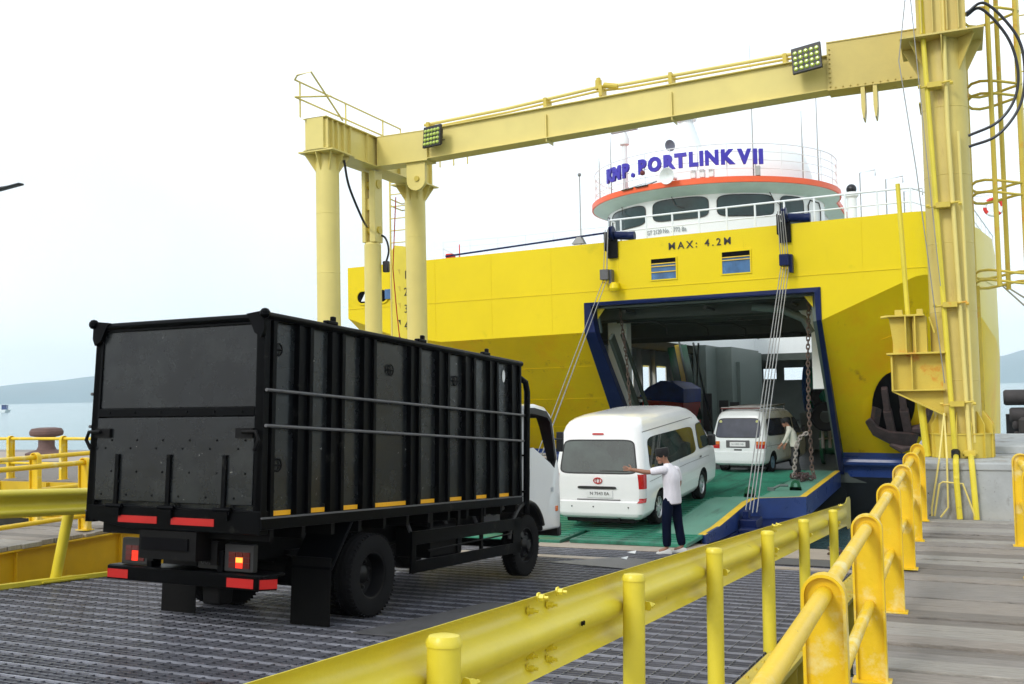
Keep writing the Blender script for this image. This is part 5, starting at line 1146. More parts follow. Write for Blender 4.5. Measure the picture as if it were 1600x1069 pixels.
b = MB(); b.lathe([(0, .002), (.05, .002), (.05, 0)], axis='x', n=18)
for v in b.v: v.y *= .8; v.z *= 1.5; v += Vector((wx(2.45)-.045, 2.86, 2.46))
b.build('sticker', mPlate, box_)
# rear face
b = MB()
b.box(-.93, .93, YR+.015, YR+.05, 1.90, 2.58); b.build('upper_panel', mBlk, box_, smooth=0)
b = MB()
for s in (-1, 1): b.loft([[Vector((s*(wx(z)-.085), YR, z)), Vector((s*(wx(z)), YR, z)), Vector((s*(wx(z)), YR+.07, z)), Vector((s*(wx(z)-.085), YR+.07, z))] for z in (Z1-.1, Z2-.03)])
b.box(-.95, .95, YR, YR+.06, 2.575, 2.64); b.box(-.88, .88, YR-.002, YR+.05, 1.82, 1.895)
b.build('rear_frame', mBlkR, box_, smooth=0, bev=.006)
for s in (-1, 1):
    b = MB(); b.prism([(s*(WT+.02), 2.68), (s*(WT-.17), 2.66), (s*(WT-.13), 2.60), (s*(WT-.08), 2.50), (s*(WT-.01), 2.46), (s*(WT+.02), 2.52)], 'y', YR-.035, YR-.001); b.sphere((s*(WT+.02), YR-.03, 2.655), .045, 10); b.build('corner_bracket', mBlkR, box_, smooth=30)
tg = MB(); tg.box(-.885, .885, YR-.006, YR+.04, 1.095, 1.812); tail = tg.build('tailgate', mBlk, box_, smooth=0, bev=.006)
for x in (-.61, -.01, .60):
    b = MB(); b.box(x-.022, x+.022, YR-.028, YR-.006, 1.04, 1.50); b.build('hinge_strap', mBlkR, tail, smooth=0, bev=.004)
    b = MB(); b.tube([(x-.09, YR-.03, 1.055), (x+.09, YR-.03, 1.055)], .018, 8); b.box(x-.06, x+.06, YR-.035, YR, .97, 1.05); b.build('hinge', mBlkR, tail, smooth=0)
b = MB()
for x in [-.75+.3*i for i in range(6)]:
    for z in (1.15, 1.35, 1.55, 1.62): b.lathe([(0, -.006), (.009, -.004), (.011, 0)], axis='y', c=(x+.06*math.sin(z*20), YR-.006, z), n=8)
    b.lathe([(0, -.008), (.012, -.006), (.014, 0)], axis='y', c=(x, YR-.002, 1.858), n=8)
b.build('rivets', mBlkR, tail)
for s in (-1, 1):
    b = MB(); b.box(s*.80-.09, s*.80+.09, YR-.03, YR-.004, 1.64, 1.72); b.tube([(s*.80, YR-.05, 1.69), (s*.94, YR-.05, 1.69), (s*.97, YR-.05, 1.62), (s*.92, YR-.04, 1.54)], .016, 8); b.build('latch', mBlkG, box_, smooth=30)
b = MB(); b.prism([(-.965, Z1+.05), (.975, Z1+.05), (.975, .865), (-.45, .865), (-.95, .93)], 'y', YR-.004, YR+.10); b.build('rear_sill', mBlkR, box_, smooth=0, bev=.006)
for x0, x1 in ((-.58, -.13), (.03, .50)):
    b = MB(); b.box(x0, x1, YR-.009, YR-.004, .915, .975); b.build('red_strip', mRefl, box_, smooth=0)
# chassis
ch = MB()
for x in (-.36, .36): ch.box(x-.035, x+.035, -1.45, 4.0, .58, .78)
ch.box(-.92, .92, YR+.1, YF-.05, .93, .955)
y = -1.45
while y < 3.2: ch.box(-.94, .94, y, y+.05, .80, .93); y += .42
for yy in (-1.4, -.6, .5, 1.7, 3.0): ch.box(-.36, .36, yy, yy+.06, .6, .76)
ch.lathe([(0, -.7), (.06, -.7), (.06, -.15), (.16, -.08), (.16, .08), (.06, .15), (.06, .7), (0, .7)], axis='x', c=(0, 0, .385), n=16)
ch.lathe([(0, -.8), (.05, -.8), (.05, .8), (0, .8)], axis='x', c=(0, 3.518, .385), n=12); ch.tube([(0, .1, .42), (0, 3.3, .6)], .045, 8)
for s in (-1, 1): ch.prism([(-.6, .60), (-.3, .50), (0, .47), (.3, .50), (.6, .60), (.6, .64), (-.6, .64)], 'x', s*.45-.03, s*.45+.03)
ch.box(-.34, .30, -1.60, -1.40, .62, .86)
chs = ch.build('chassis', mBlkG, tk, smooth=0)
b = MB(); b.box(-.30, .22, -1.615, -1.60, .70, .80); b.build('frame_slot', mHole, chs, smooth=0)
b = MB(); b.lathe([(0, 0), (.17, 0), (.18, .03), (.18, .55), (0, .58)], axis='y', c=(-.25, .4, .5), n=16); b.build('air_tank', mBlkG, chs)
b = MB(); b.box(.45, .9, 1.2, 1.9, .42, .75); b.build('fuel_tank', mBlkG, chs, bev=.03)
b = MB(); b.box(-.9, -.5, 1.0, 1.7, .42, .75); b.build('battery_box', mBlkG, chs, bev=.02)
for k, yy in enumerate((.95, 1.72, 2.4)):
    b = MB(); b.tube([(.70, yy+.02, .90), (.84, yy-.06, .72)], .02, 8); b.build('stay', mPlateS, chs)
b = MB(); b.sphere((.75, 2.95, .83), .06, 10); b.tube([(.7, 2.7, .8), (.8, 3.1, .86)], .03, 8); b.build('pipe_joint', mPlateS, chs)
b = MB(); b.prism([(-1.38, .24), (-1.22, .24), (-1.20, .46), (-1.40, .46)], 'x', .19, .38); b.build('exhaust_box', mBlkG, chs, bev=.02)
# bumper, lamps, plate
bm_ = MB(); bm_.box(-.855, .855, -1.46, -1.40, .40, .52); bm_.prism([(.80, -1.46), (.86, -1.46), (.95, -1.34), (.90, -1.30), (.80, -1.40)], 'z', .40, .52); bm_.box(-.86, .90, -1.44, -1.18, .50, .525)
for x in (-.4, .4): bm_.box(x-.03, x+.03, -1.42, -1.3, .5, .7)
bmp = bm_.build('bumper', mBlkR, tk, smooth=0, bev=.008)
for x0, x1 in ((-.845, -.60), (.52, .80)):
    b = MB(); b.box(x0, x1, -1.464, -1.46, .415, .49); b.build('red_strip', mRefl, bmp, smooth=0)
b = MB(); b.prism([(.865, -1.462), (.862, -1.456), (.948, -1.342), (.953, -1.346)], 'z', .415, .49); b.build('red_strip', mRefl, bmp, smooth=0)
for s in (-1, 1):
    xc = s*.59; b = MB(); b.box(xc-.16, xc+.15, -1.40, -1.34, .53, .76); lampb = b.build('tail_lamp', mTrim, tk, smooth=0, bev=.01)
    for i in range(3):
        for j in range(3):
            lit = (i == 1 and j < 2) if s > 0 else (i == 1 and j == 1) or (i == 1 and j == 0)
            x0 = xc-.105+i*.075; z0 = .565+j*.045
            b = MB(); b.box(x0, x0+.07, -1.408, -1.40, z0, z0+.041); b.build('lamp_lens', (mHot if (i == 1 and j == 1 and s > 0) else mLit) if lit else mRed2, lampb, smooth=0)
text('plate_number', '8067 UV', .085, mPlateS, (.30, -1.372, .60), (1, 0, 0), (0, 0, 1), tk, .004, world=False)
b = MB(); b.box(.12, .48, -1.37, -1.36, .54, .66); b.build('number_plate', mTrim, tk, smooth=0)
# wheels
def wheel(parent, x, y, z, r, w, s, kind='dish', rim=mRim, tyre=mTyre, name='wheel', rr=.56):
    ri = r*rr
    b = MB(); hw = w/2
    b.lathe([(ri, -hw*.85), (r*.80, -hw), (r*.95, -hw*.92), (r, -hw*.6), (r, hw*.6), (r*.95, hw*.92), (r*.80, hw), (ri, hw*.85)], axis='x', n=44)
    for k in range(3): b.lathe([(r+.0005, (k-1)*hw*.5-.008), (r+.004, (k-1)*hw*.5-.004), (r+.004, (k-1)*hw*.5+.004), (r+.0005, (k-1)*hw*.5+.008)], axis='x', n=44)
    for k in range(52):
        a = 2*math.pi*k/52; T = Matrix.Rotation(a, 4, 'X'); 
        for s2 in (-1, 1): b.box(min(s2*hw*.45, s2*hw*.93), max(s2*hw*.45, s2*hw*.93), -.006, .006, r*.955, r+.003, T=T)
    L = Vector((x, y, z)); b.v = [v+L for v in b.v]
    o = b.build(name, tyre, parent, smooth=40)
    b = MB(); g_ = s*hw*.8
    if kind == 'dish': prof = [(ri*1.02, g_), (ri*.94, g_*.95), (ri*.90, g_*.5), (ri*.84, -g_*.55), (ri*.42, -g_*.75), (ri*.40, -g_*.2), (ri*.30, 0), (0, 0.02*s)]
    elif kind == 'front': prof = [(ri*1.02, g_), (ri*.95, g_), (ri*.90, g_*.4), (ri*.78, g_*.35), (ri*.55, g_*.75), (ri*.42, g_*.8), (ri*.34, g_*1.1), (ri*.28, g_*1.5), (0, g_*1.55)]
    else: prof = [(ri*1.02, g_), (ri*.96, g_), (ri*.90, g_*.55), (ri*.80, g_*.50), (ri*.30, g_*.72), (ri*.2, g_*.9), (0, g_*.92)]
    b.lathe(prof, axis='x', n=30)
    if kind != 'alloy':
        R1 = ri*(.60 if kind == 'dish' else .62); hh = -g_*.65 if kind == 'dish' else g_*.8
        for k in range(6 if kind == 'front' else 8):
            a = 2*math.pi*k/(6 if kind == 'front' else 8)+.3; b.sphere((hh, R1*math.cos(a), R1*math.sin(a)), .022, 8)
    else:
        for k in range(7):
            a = 2*math.pi*k/7; T = Matrix.Rotation(a, 4, 'X'); x0, x1 = sorted((g_*.52, g_*.86)); b.box(x0, x1, -.028, .028, ri*.25, ri*.9, T=T)
    b.v = [v+L for v in b.v]; b.build('rim', rim, o, smooth=35)
    if kind == 'alloy':
        b = MB()
        for k in range(7):
            a = 2*math.pi*(k+.5)/7; T = Matrix.Translation(L) @ Matrix.Rotation(a, 4, 'X'); x0, x1 = sorted((g_*.6, g_*.66)); b.prism([(-.012, ri*.42), (.012, ri*.42), (.038, ri*.86), (-.038, ri*.86)], 'x', x0, x1, T=T)
        b.build('rim_gap', mHole, o, smooth=0)
    return o
for s in (-1, 1):
    wheel(tk, s*.900, 0, .385, .385, .205, s, 'dish'); wheel(tk, s*.675, 0, .385, .385, .205, -s, 'dish')
    wheel(tk, s*.845, 3.518, .385, .385, .19, s, 'front')
    b = MB(); b.box(min(s*.56, s*.985), max(s*.56, s*.985), -.665, -.655, -.02, .60); b.build('mudflap', mBlkG, tk, smooth=0)
    b = MB(); b.prism([(-.68, .50), (-.665, .50), (-.36, .90), (-.375, .905)], 'x', s*.56, s*.985); b.tube([(s*.985, -.66, .50), (s*.985, -.36, .90)], .012, 6); b.build('mudguard', mBlkR, tk, smooth=0)
    xg = s*.955; b = MB(); x0, x1 = sorted((xg-.015, xg+.015))
    b.box(x0, x1, .72, 3.27, .60, .735); b.box(x0, x1, .72, 3.27, .32, .44); b.box(x0, x1, .72, .80, .32, .735); b.box(x0, x1, 3.05, 3.27, .30, .735)
    b.tube([(xg, 1.05, .52), (xg, 3.05, .56)], .010, 6); b.build('side_guard', mBlkR, tk, smooth=0, bev=.004)
    for yy in (1.15, 1.75, 2.3): b = MB(); x2, x3 = sorted((xg-s*.06, xg-s*.03)); b.box(x2, x3, yy, yy+.05, .34, .95); b.build('guard_bracket', mBlkG, tk, smooth=0)
# snorkel
b = MB(); b.tube([(.80, 3.30, 2.45), (.90, 3.36, 2.47), (.955, 3.40, 2.42), (.97, 3.42, 2.30), (.97, 3.42, .78)], .040, 12)
for zz in (2.0, 1.5, 1.05): b.box(.90, .98, 3.35, 3.40, zz-.012, zz+.012)
b.build('snorkel', mBlkR, tk)
# cab
CW = .94
outl = [(3.38, .62), (3.38, 2.05), (3.46, 2.13), (3.75, 2.165), (4.05, 2.14), (4.24, 2.05), (4.33, 1.92), (4.50, 1.42), (4.56, 1.25), (4.60, .80), (4.59, .52), (3.98, .52), (3.98, .62)]
b = MB(); b.prism(outl, 'x', -CW, CW); cab = b.build('cab', [mWht, mTrim], tk, smooth=0)
bv = cab.modifiers.new('bv', 'BEVEL'); bv.width = .045; bv.segments = 3; bv.limit_method = 'ANGLE'; bv.angle_limit = R_(50); bpy.context.view_layer.update(); apply_mods(cab)
def cutter(poly, axis, a, c, mi=1):
    m = MB(); m.prism(poly, axis, a, c, mi=mi); o = m.build('cut', [mWht, mTrim], tk, smooth=0); bpy.context.view_layer.update(); return o
cuts = [cutter([(3.44, 1.05), (3.44, 2.06), (3.75, 2.11), (4.05, 2.09), (4.20, 2.0), (4.27, 1.88), (4.45, 1.40), (4.50, 1.05)], 'x', -CW+.045, CW-.045),
        cutter([(3.50, 1.58), (3.50, 2.00), (3.60, 2.04), (4.12, 2.02), (4.22, 1.96), (4.40, 1.42), (4.36, 1.33), (4.22, 1.40), (3.68, 1.60)], 'x', -2, 2),
        cutter([(-.80, 1.45), (.80, 1.45), (.74, 2.0), (-.74, 2.0)], 'y', 4.2, 5),
        cutter([(3.518+.52*math.cos(R_(a)), .385+.52*math.sin(R_(a))) for a in range(0, 360, 12)], 'x', CW-.32, CW+.1),
        cutter([(3.518+.52*math.cos(R_(a)), .385+.52*math.sin(R_(a))) for a in range(0, 360, 12)], 'x', -CW-.1, -CW+.32)]
boolean(cab, cuts)
for s in (-1, 1):
    b = MB(); b.tube([(s*(CW-.003), 3.518+.53*math.cos(R_(a)), .385+.53*math.sin(R_(a))) for a in range(24, 172, 8)], .028, 8); b.build('arch_trim', mTrim, cab)
for s in (-1, 1): b = MB(); b.prism([(3.47, 2.02), (3.47, 2.10), (3.70, 2.11), (4.08, 2.08), (4.25, 1.97), (4.42, 1.45), (4.38, 1.40), (4.20, 1.94), (4.10, 2.0), (3.6, 2.04)], 'x', s*CW-.004, s*CW+.006); b.build('window_frame', mTrim, cab, smooth=0)
b = MB(); b.prism([(3.50, 1.58), (3.50, 2.00), (3.60, 2.04), (4.12, 2.02), (4.22, 1.96), (4.40, 1.42), (4.36, 1.33), (4.22, 1.40), (3.68, 1.60)], 'x', -CW+.02, -CW+.024); b.build('far_window_edge', mTrim, cab, smooth=0) if False else None
b = MB(); b.box(CW, CW+.02, 3.47, 3.55, 1.10, 1.34); b.build('door_handle', mTrim, cab, bev=.01)
b = MB(); b.box(CW, CW+.006, 4.24, 4.32, 1.02, 1.08); b.build('badge', mSilver, cab, smooth=0)
b = MB(); b.box(CW-.01, CW+.012, 4.40, 4.47, .76, .83); b.build('side_marker', mat('orange_lens', (.7, .15, .02), .2), cab, bev=.005)
b = MB(); b.box(-.85, .85, 4.30, 4.50, 1.20, 1.42); b.tube([(.35+.19*math.cos(a), 4.18+.05*math.sin(a), 1.45+.16*math.sin(a)) for a in [2*math.pi*i/16 for i in range(16)]], .015, 6, closed=True); b.build('dashboard', mTrim, cab)
b = MB(); b.box(-.8, .8, 3.50, 3.62, 1.05, 1.50); b.build('seat_back', mTrim, cab, bev=.03)
b = MB(); b.sphere((.55, 3.78, 1.60), .16, 14, sc=(1.2, 1.3, .55)); b.sphere((.6, 3.95, 1.56), .12, 12, sc=(1, 1, .6)); b.build('red_cushion', mat('red_cloth', (.50, .015, .03), .8, bump=.3, bscale=12), cab)
b = MB(); b.sphere((.65, 4.22, 1.42), .08, 10, sc=(1, .7, 1.3)); b.build('purple_cloth', mat('purple_cloth', (.30, .25, .50), .8), cab)
b = MB(); b.tube([(.2, 4.3, 2.0), (.2, 4.2, 1.95)], .01, 6); b.box(.08, .32, 4.17, 4.2, 1.89, 1.97); b.build('mirror', mTrim, cab, bev=.01)
for s in (-1, 1):
    b = MB(); b.tube([(s*.92, 4.40, 1.95), (s*1.05, 4.62, 1.95), (s*1.05, 4.62, 1.45)], .014, 6) if s < 0 else b.tube([(s*.90, 4.42, 1.72), (s*.95, 4.60, 1.72)], .014, 6); b.box(s*1.0-.07, s*1.0+.07, 4.60, 4.65, 1.45, 1.80) if s < 0 else b.box(.86, .96, 4.60, 4.64, 1.55, 1.82)
    b.build('wing_mirror', mTrim, cab, bev=.01)
b = MB(); b.box(-.93, .93, 4.53, 4.64, .42, .60); b.build('front_bumper', mTrim, cab, bev=.02)

# ============================================================ VANS
def rring(x, y0, y1, z, r, n=6):
    out = []; r = min(r, x*.9, (y1-y0)*.45)
    for cx, cy, a0 in ((x-r, y0+r, -90), (x-r, y1-r, 0), (-x+r, y1-r, 90), (-x+r, y0+r, 180)):
        for i in range(n+1): a = R_(a0+90*i/n); out.append(Vector((cx+r*math.cos(a), cy+r*math.sin(a), z)))
    return out
def tabl(T, z):
    for a, c in zip(T, T[1:]):
        if z <= c[0]: t = (z-a[0])/(c[0]-a[0]); t = max(0, min(1, t)); return [lerp(p, q, t) for p, q in zip(a[1:], c[1:])]
    return list(T[-1][1:])
def van(root, T, wheels, wr, glass, paint, hgt):
    """T rows: z, half width, rear y, front y, corner radius"""
    zs = sorted(set([r[0] for r in T]+[T[0][0]+i*(hgt-T[0][0])/30 for i in range(31)]))
    b = MB(); b.loft([rring(*(lambda q: (q[0], q[1], q[2], z, q[3]))(tabl(T, z))) for z in zs])
    o = b.build('body', [paint, mTrim], root, smooth=40)
    cuts = []
    for y in wheels:
        for s in (-1, 1):
            m = MB(); R1 = wr*1.16; m.prism([(y+R1*math.cos(R_(a)), wr+R1*math.sin(R_(a))) for a in range(0, 360, 10)], 'x', s*(T[2][1]+.2), s*(T[2][1]-.28), mi=1); cuts.append(m.build('cut', [paint, mTrim], root, smooth=0))
    bpy.context.view_layer.update(); boolean(o, cuts)
    return o
def sq(n, e): return [(math.copysign(abs(math.cos(t))**e, math.cos(t)), math.copysign(abs(math.sin(t))**e, math.sin(t))) for t in [2*math.pi*(i+.5)/n for i in range(n)]]
def patch(parent, name, m, fn, corners, e=.35, n=40, rings=(1, .75, .5, .25), thick=.006, rimm=None, rimr=.012):
    """rounded quad patch: corners (u,v) BL BR TR TL mapped through fn(u,v,offset)"""
    def bil(s, t):
        s, t = (s+1)/2, (t+1)/2; (a, b_, c, d) = corners
        return (lerp(lerp(a[0], b_[0], s), lerp(d[0], c[0], s), t), lerp(lerp(a[1], b_[1], s), lerp(d[1], c[1], s), t))
    S = sq(n, e); vs = []
    for k in rings: vs += [fn(*bil(x*k, y*k), thick) for x, y in S]
    vs.append(fn(*bil(0, 0), thick)); L = len(rings)
    fs = [(k*n+i, k*n+(i+1) % n, (k+1)*n+(i+1) % n, (k+1)*n+i) for k in range(L-1) for i in range(n)]+[((L-1)*n+i, (L-1)*n+(i+1) % n, L*n) for i in range(n)]
    b = MB(); b.add(vs, fs); o = b.build(name, m, parent, smooth=60)
    if rimm: b = MB(); b.tube([fn(*bil(x, y), thick*.5) for x, y in S], rimr, 6, closed=True); b.build('gasket', rimm, o)
    return o
def van_fn(T):
    side = lambda s: (lambda y, z, o: Vector((s*(tabl(T, z)[0]+o), y, z)))
    rear = lambda x, z, o: Vector((x, tabl(T, z)[1]-o, z))
    front = lambda x, z, o: Vector((x, tabl(T, z)[2]+o, z))
    return side, rear, front
def shift(T, dy): return [(r[0], r[1], r[2]+dy, r[3]+dy, r[4]) for r in T]
# --- big white high-roof van (origin under the rear axle)
RO = 1.08
TH = shift([(.24, .80, .12, 5.20, .10), (.30, .86, .03, 5.34, .12), (.36, .90, .0, 5.38, .13), (.58, .925, .0, 5.38, .13), (.61, .925, .05, 5.36, .10), (.80, .94, .05, 5.33, .11), (1.08, .94, .06, 5.22, .12), (1.14, .93, .07, 5.12, .13),
            (1.45, .895, .13, 4.80, .15), (1.75, .855, .20, 4.45, .17), (1.90, .83, .24, 4.25, .19), (2.02, .80, .29, 4.02, .22), (2.10, .765, .36, 3.82, .26), (2.16, .70, .47, 3.6, .32), (2.205, .60, .64, 3.3, .4), (2.23, .46, .9, 2.9, .4), (2.24, .25, 1.3, 2.4, .22)], -RO)
v1 = thing('van', 'large white high-roof van with red tail lamps on the bow ramp, behind the man pointing', 'van', (-6.47, 19.5, -.985), (R_(3.1), 0, R_(-2.2)))
bd = van(v1, TH, (0, 3.11), .335, mGlass, mWht, 2.24)
side, rear, front = van_fn(TH)
for s in (-1, 1):
    patch(v1, 'side_window', mGlass, side(s), [(-.62, 1.13), (2.62, 1.13), (2.55, 1.72), (-.52, 1.78)] if s > 0 else [(2.62, 1.13), (-.62, 1.13), (-.52, 1.78), (2.55, 1.72)], e=.25)
    patch(v1, 'door_window', mGlass, side(s), [(2.82, 1.16), (3.75, 1.18), (3.25, 1.74), (2.82, 1.72)], e=.3, rimm=mTrim)
    patch(v1, 'door_handle', mTrim, side(s), [(2.78, .98), (2.92, .98), (2.92, 1.02), (2.78, 1.02)], thick=.02)
    for y in (0, 3.11): wheel(v1, s*.80, y, .335, .335, .20, s, 'alloy', mSilver, rr=.64)
    b = MB(); b.tube([side(s)(y, z, .002) for y, z in ((2.70, .45), (2.70, 1.9))], .004, 4); b.tube([side(s)(y, .95+.02*math.sin(y), .001) for y in (-.7, .5, 2, 3.6)], .005, 4); b.tube([side(s)(y, 1.90, .002) for y in (-.7, 0, 1, 2, 2.6)], .008, 4)
    b.tube([side(s)(1.30, z, .002) for z in (.45, 1.1)], .004, 4); b.build('door_seam', mPlateS, bd)
    b = MB(); b.box(s*1.00-.09, s*1.00+.09, 3.62, 3.72, 1.16, 1.42); b.box(min(s*.86, s*1.0), max(s*.86, s*1.0), 3.64, 3.70, 1.16, 1.24); b.build('wing_mirror', mTrim, v1, bev=.03)
    # tail lamp wraps the corner
    b = MB(); x0 = s*.80; pts = []
    def corner(z, a):
        q = tabl(TH, z); r = q[3]; cx, cy = q[0]-r, q[1]+r; aa = R_(a); return Vector((s*(cx+(r+.012)*math.cos(aa)), cy+(r+.012)*math.sin(aa), z))
    for (z0, z1, m) in ((.58, .66, mRed), (.66, .84, mClear), (.84, 1.12, mRed)):
        b = MB(); rows = []
        for z in (z0, (z0+z1)/2, z1): ln = .5 if z > 1.1 else 1; rows.append([corner(z, a) for a in (-88, -70, -50, -30, -12)]+[Vector((corner(z, -12).x, corner(z, -12).y+.05, z))])
        b.loft(rows, closed=False, caps=False); b.build('tail_lamp', m, v1, smooth=60)
rw = patch(v1, 'rear_window', mGlass, rear, [(-.80, 1.13), (.80, 1.13), (.72, 1.76), (-.72, 1.76)], e=.22, rimm=mTrim, rimr=.014)
b = MB(); b.tube([rear(x, 1.18, .012) for x in (.05, .62)], .010, 6); b.build('wiper', mTrim, v1)
patch(v1, 'brake_lamp', mRed, rear, [(-.14, 1.86), (.10, 1.86), (.10, 1.90), (-.14, 1.90)], thick=.015)
patch(v1, 'rear_handle', mTrim, rear, [(-.42, .83), (.38, .83), (.38, .885), (-.42, .885)], thick=.028)
b = MB(); y0 = tabl(TH, .74)[1]; b.box(-.24, .30, y0-.02, y0-.004, .66, .80); pl = b.build('number_plate', mPlate, v1, smooth=0, bev=.004)
text('plate_number', 'N 7543 EA', .085, mPlateT, (.03, y0-.024, .74), (1, 0, 0), (0, 0, 1), v1, .003, world=False, sx=1.05)
b = MB(); b.tube([(.085*math.cos(a), y0-.01, .99+.055*math.sin(a)) for a in [2*math.pi*i/20 for i in range(20)]], .010, 6, closed=True); b.tube([(.035*math.cos(a), y0-.012, .99+.05*math.sin(a)) for a in [2*math.pi*i/16 for i in range(16)]], .007, 6, closed=True); b.build('emblem', mRefl, v1)
b = MB(); b.tube([(-.86, y0-.004, .62), (-.86, y0-.002, 1.05)], .004, 4); b.tube([(.86, y0-.004, .62), (.86, y0-.002, .60)], .004, 4); b.tube([(-.9, y0+.0, .605), (.9, y0, .605)], .006, 4); b.tube([(-.45, y0-.004, .62), (.45, y0-.004, .62)], .012, 5); b.build('tailgate_seam', mPlateS, v1)
for x in (-.55, -.1, .62): b = MB(); b.sphere((x, TH[3][2]-.002, .49), .016, 8); b.build('parking_sensor', mTrim, v1)
b = MB(); b.box(-.70, .70, -.98, 4.0, .18, .30); b.tube([(.4, -.7, .24), (.4, -1.06, .24)], .03, 8); b.build('underbody', mBlkG, v1, smooth=0)
# --- smaller white van
TG = shift([(.24, .66, .10, 4.0, .1), (.30, .76, .02, 4.12, .12), (.38, .80, .0, 4.2, .12), (.62, .815, .01, 4.2, .12), (.66, .815, .05, 4.18, .10), (.95, .825, .06, 4.1, .11), (1.08, .815, .08, 3.95, .12),
            (1.30, .78, .14, 3.65, .14), (1.62, .73, .24, 3.2, .17), (1.72, .70, .28, 3.05, .2), (1.80, .66, .34, 2.9, .24), (1.86, .57, .46, 2.7, .3), (1.89, .42, .7, 2.4, .3), (1.90, .22, 1.0, 2.0, .2)], -.85)
v2 = thing('van', 'smaller white van with tinted rear window entering the car deck of the ferry', 'van', (-5.98, 30.5, -.845), (0, 0, R_(-8.4)))
bd2 = van(v2, TG, (0, 2.35), .30, mGlassT, mWht2, 1.90)
side, rear, front = van_fn(TG)
for s in (-1, 1):
    patch(v2, 'side_window', mGlassT, side(s), [(-.48, 1.10), (1.18, 1.08), (1.18, 1.58), (-.38, 1.60)], e=.25, rimm=mTrim)
    patch(v2, 'side_window', mGlassT, side(s), [(1.28, 1.08), (1.98, 1.07), (1.92, 1.57), (1.28, 1.58)], e=.25, rimm=mTrim)
    patch(v2, 'door_window', mGlassT, side(s), [(2.10, 1.08), (2.85, 1.08), (2.35, 1.56), (2.06, 1.57)], e=.3, rimm=mTrim)
    for y in (0, 2.35): wheel(v2, s*.70, y, .30, .30, .18, s, 'front', mat('blue_grey_rim', (.12, .20, .26), .5), rr=.62)
    b = MB(); b.tube([side(s)(y, .80, .002) for y in (-.6, 3.0)], .006, 4); b.tube([side(s)(1.22, z, .002) for z in (.4, 1.05)], .004, 4); b.tube([side(s)(2.04, z, .002) for z in (.4, 1.6)], .004, 4); b.build('door_seam', mPlateS, bd2)
    b = MB(); b.box(s*.9-.08, s*.9+.08, 2.85, 2.92, 1.08, 1.28); b.build('wing_mirror', mTrim, v2, bev=.02)
    def corner2(z, a):
        q = tabl(TG, z); r = q[3]; cx, cy = q[0]-r, q[1]+r; aa = R_(a); return Vector((s*(cx+(r+.010)*math.cos(aa)), cy+(r+.010)*math.sin(aa), z))
    for (z0, z1, m) in ((.74, .86, mRed), (.86, .95, mat('amber_lens', (.6, .16, .02), .2))):
        b = MB(); rows = [[Vector((s*.56, corner2(z, -90).y-.004, z)), Vector((s*.66, corner2(z, -90).y, z))]+[corner2(z, a) for a in (-88, -66, -44, -22, -4)] for z in (z0, z1)]; b.loft(rows, closed=False, caps=False); b.build('tail_lamp', m, v2, smooth=60)
    b = MB(); b.lathe([(0, .004), (.045, .004), (.045, 0)], axis='y', n=16); b.v = [Vector((v.x+s*.56, v.y*-1+rear(0, 1.53, .012).y, v.z+1.53)) for v in b.v]; b.build('sticker', mat('round_sticker', (.5, .5, .2), .6), v2)
patch(v2, 'rear_window', mGlassT, rear, [(-.70, 1.06), (.70, 1.06), (.62, 1.62), (-.62, 1.62)], e=.22, rimm=mTrim)
y0 = tabl(TG, .86)[1]
b = MB(); b.box(-.36, .36, y0-.02, y0, .76, .98); b.build('plate_surround', mPlateS, v2, bev=.02)
b = MB(); b.box(-.24, .24, y0-.028, y0-.02, .80, .93); b.build('number_plate', mPlate, v2, smooth=0)
text('plate_number', 'N 1092 XB', .07, mGreyT, (0, y0-.031, .865), (1, 0, 0), (0, 0, 1), v2, .003, world=False, sx=1.15)
b = MB(); b.box(-.12, .12, y0-.02, y0, .68, .72); b.build('handle', mTrim, v2, bev=.008)
b = MB()
for s in (-1, 1): b.tube([(s*.60, -.45, 1.93), (s*.58, 1.9, 1.99)], .02, 6)
for y in (-.45, .2, .9, 1.6, 1.9): b.tube([(-.60, y, 1.94+.02*(y+.4)), (.60, y, 1.94+.02*(y+.4))], .016, 6)
for s in (-1, 1):
    for y in (-.4, .9, 1.8): b.tube([(s*.6, y, 1.80), (s*.6, y, 1.95)], .014, 6)
b.build('roof_rack', mWire, v2)
b = MB(); b.box(-.62, .62, -.47, -.44, 1.90, 1.93); b.build('rack_light', mRed2, v2, smooth=0)
b = MB(); b.box(-.6, .6, -.75, 3.0, .17, .30); b.tube([(-.3, -.5, .22), (-.3, -.9, .2)], .03, 8); b.build('underbody', mBlkG, v2, smooth=0)
# ============================================================ PEOPLE
def skin_obj(name, nodes, edges, m, parent, sub=1, root=0):
    """nodes: list of (x,y,z,rx[,ry])"""
    me = bpy.data.meshes.new(name); me.from_pydata([n[:3] for n in nodes], edges, [])
    o = bpy.data.objects.new(name, me); COL.link(o)
    s = o.modifiers.new('skin', 'SKIN'); s.use_smooth_shade = True
    if not me.skin_vertices: me.skin_vertices.new()
    for i, n in enumerate(nodes):
        sv = me.skin_vertices[0].data[i]; sv.radius = (n[3], n[4] if len(n) > 4 else n[3]); sv.use_root = (i == root)
    if sub: ss = o.modifiers.new('sub', 'SUBSURF'); ss.levels = sub; ss.render_levels = sub
    bpy.context.view_layer.update(); apply_mods(o); o.data.materials.clear(); o.data.materials.append(m); o.data.shade_smooth()
    o.parent = parent; WM[o.name] = wm(parent); return o
def chain_edges(*chs): return [(a, b_) for c in chs for a, b_ in zip(c, c[1:])]
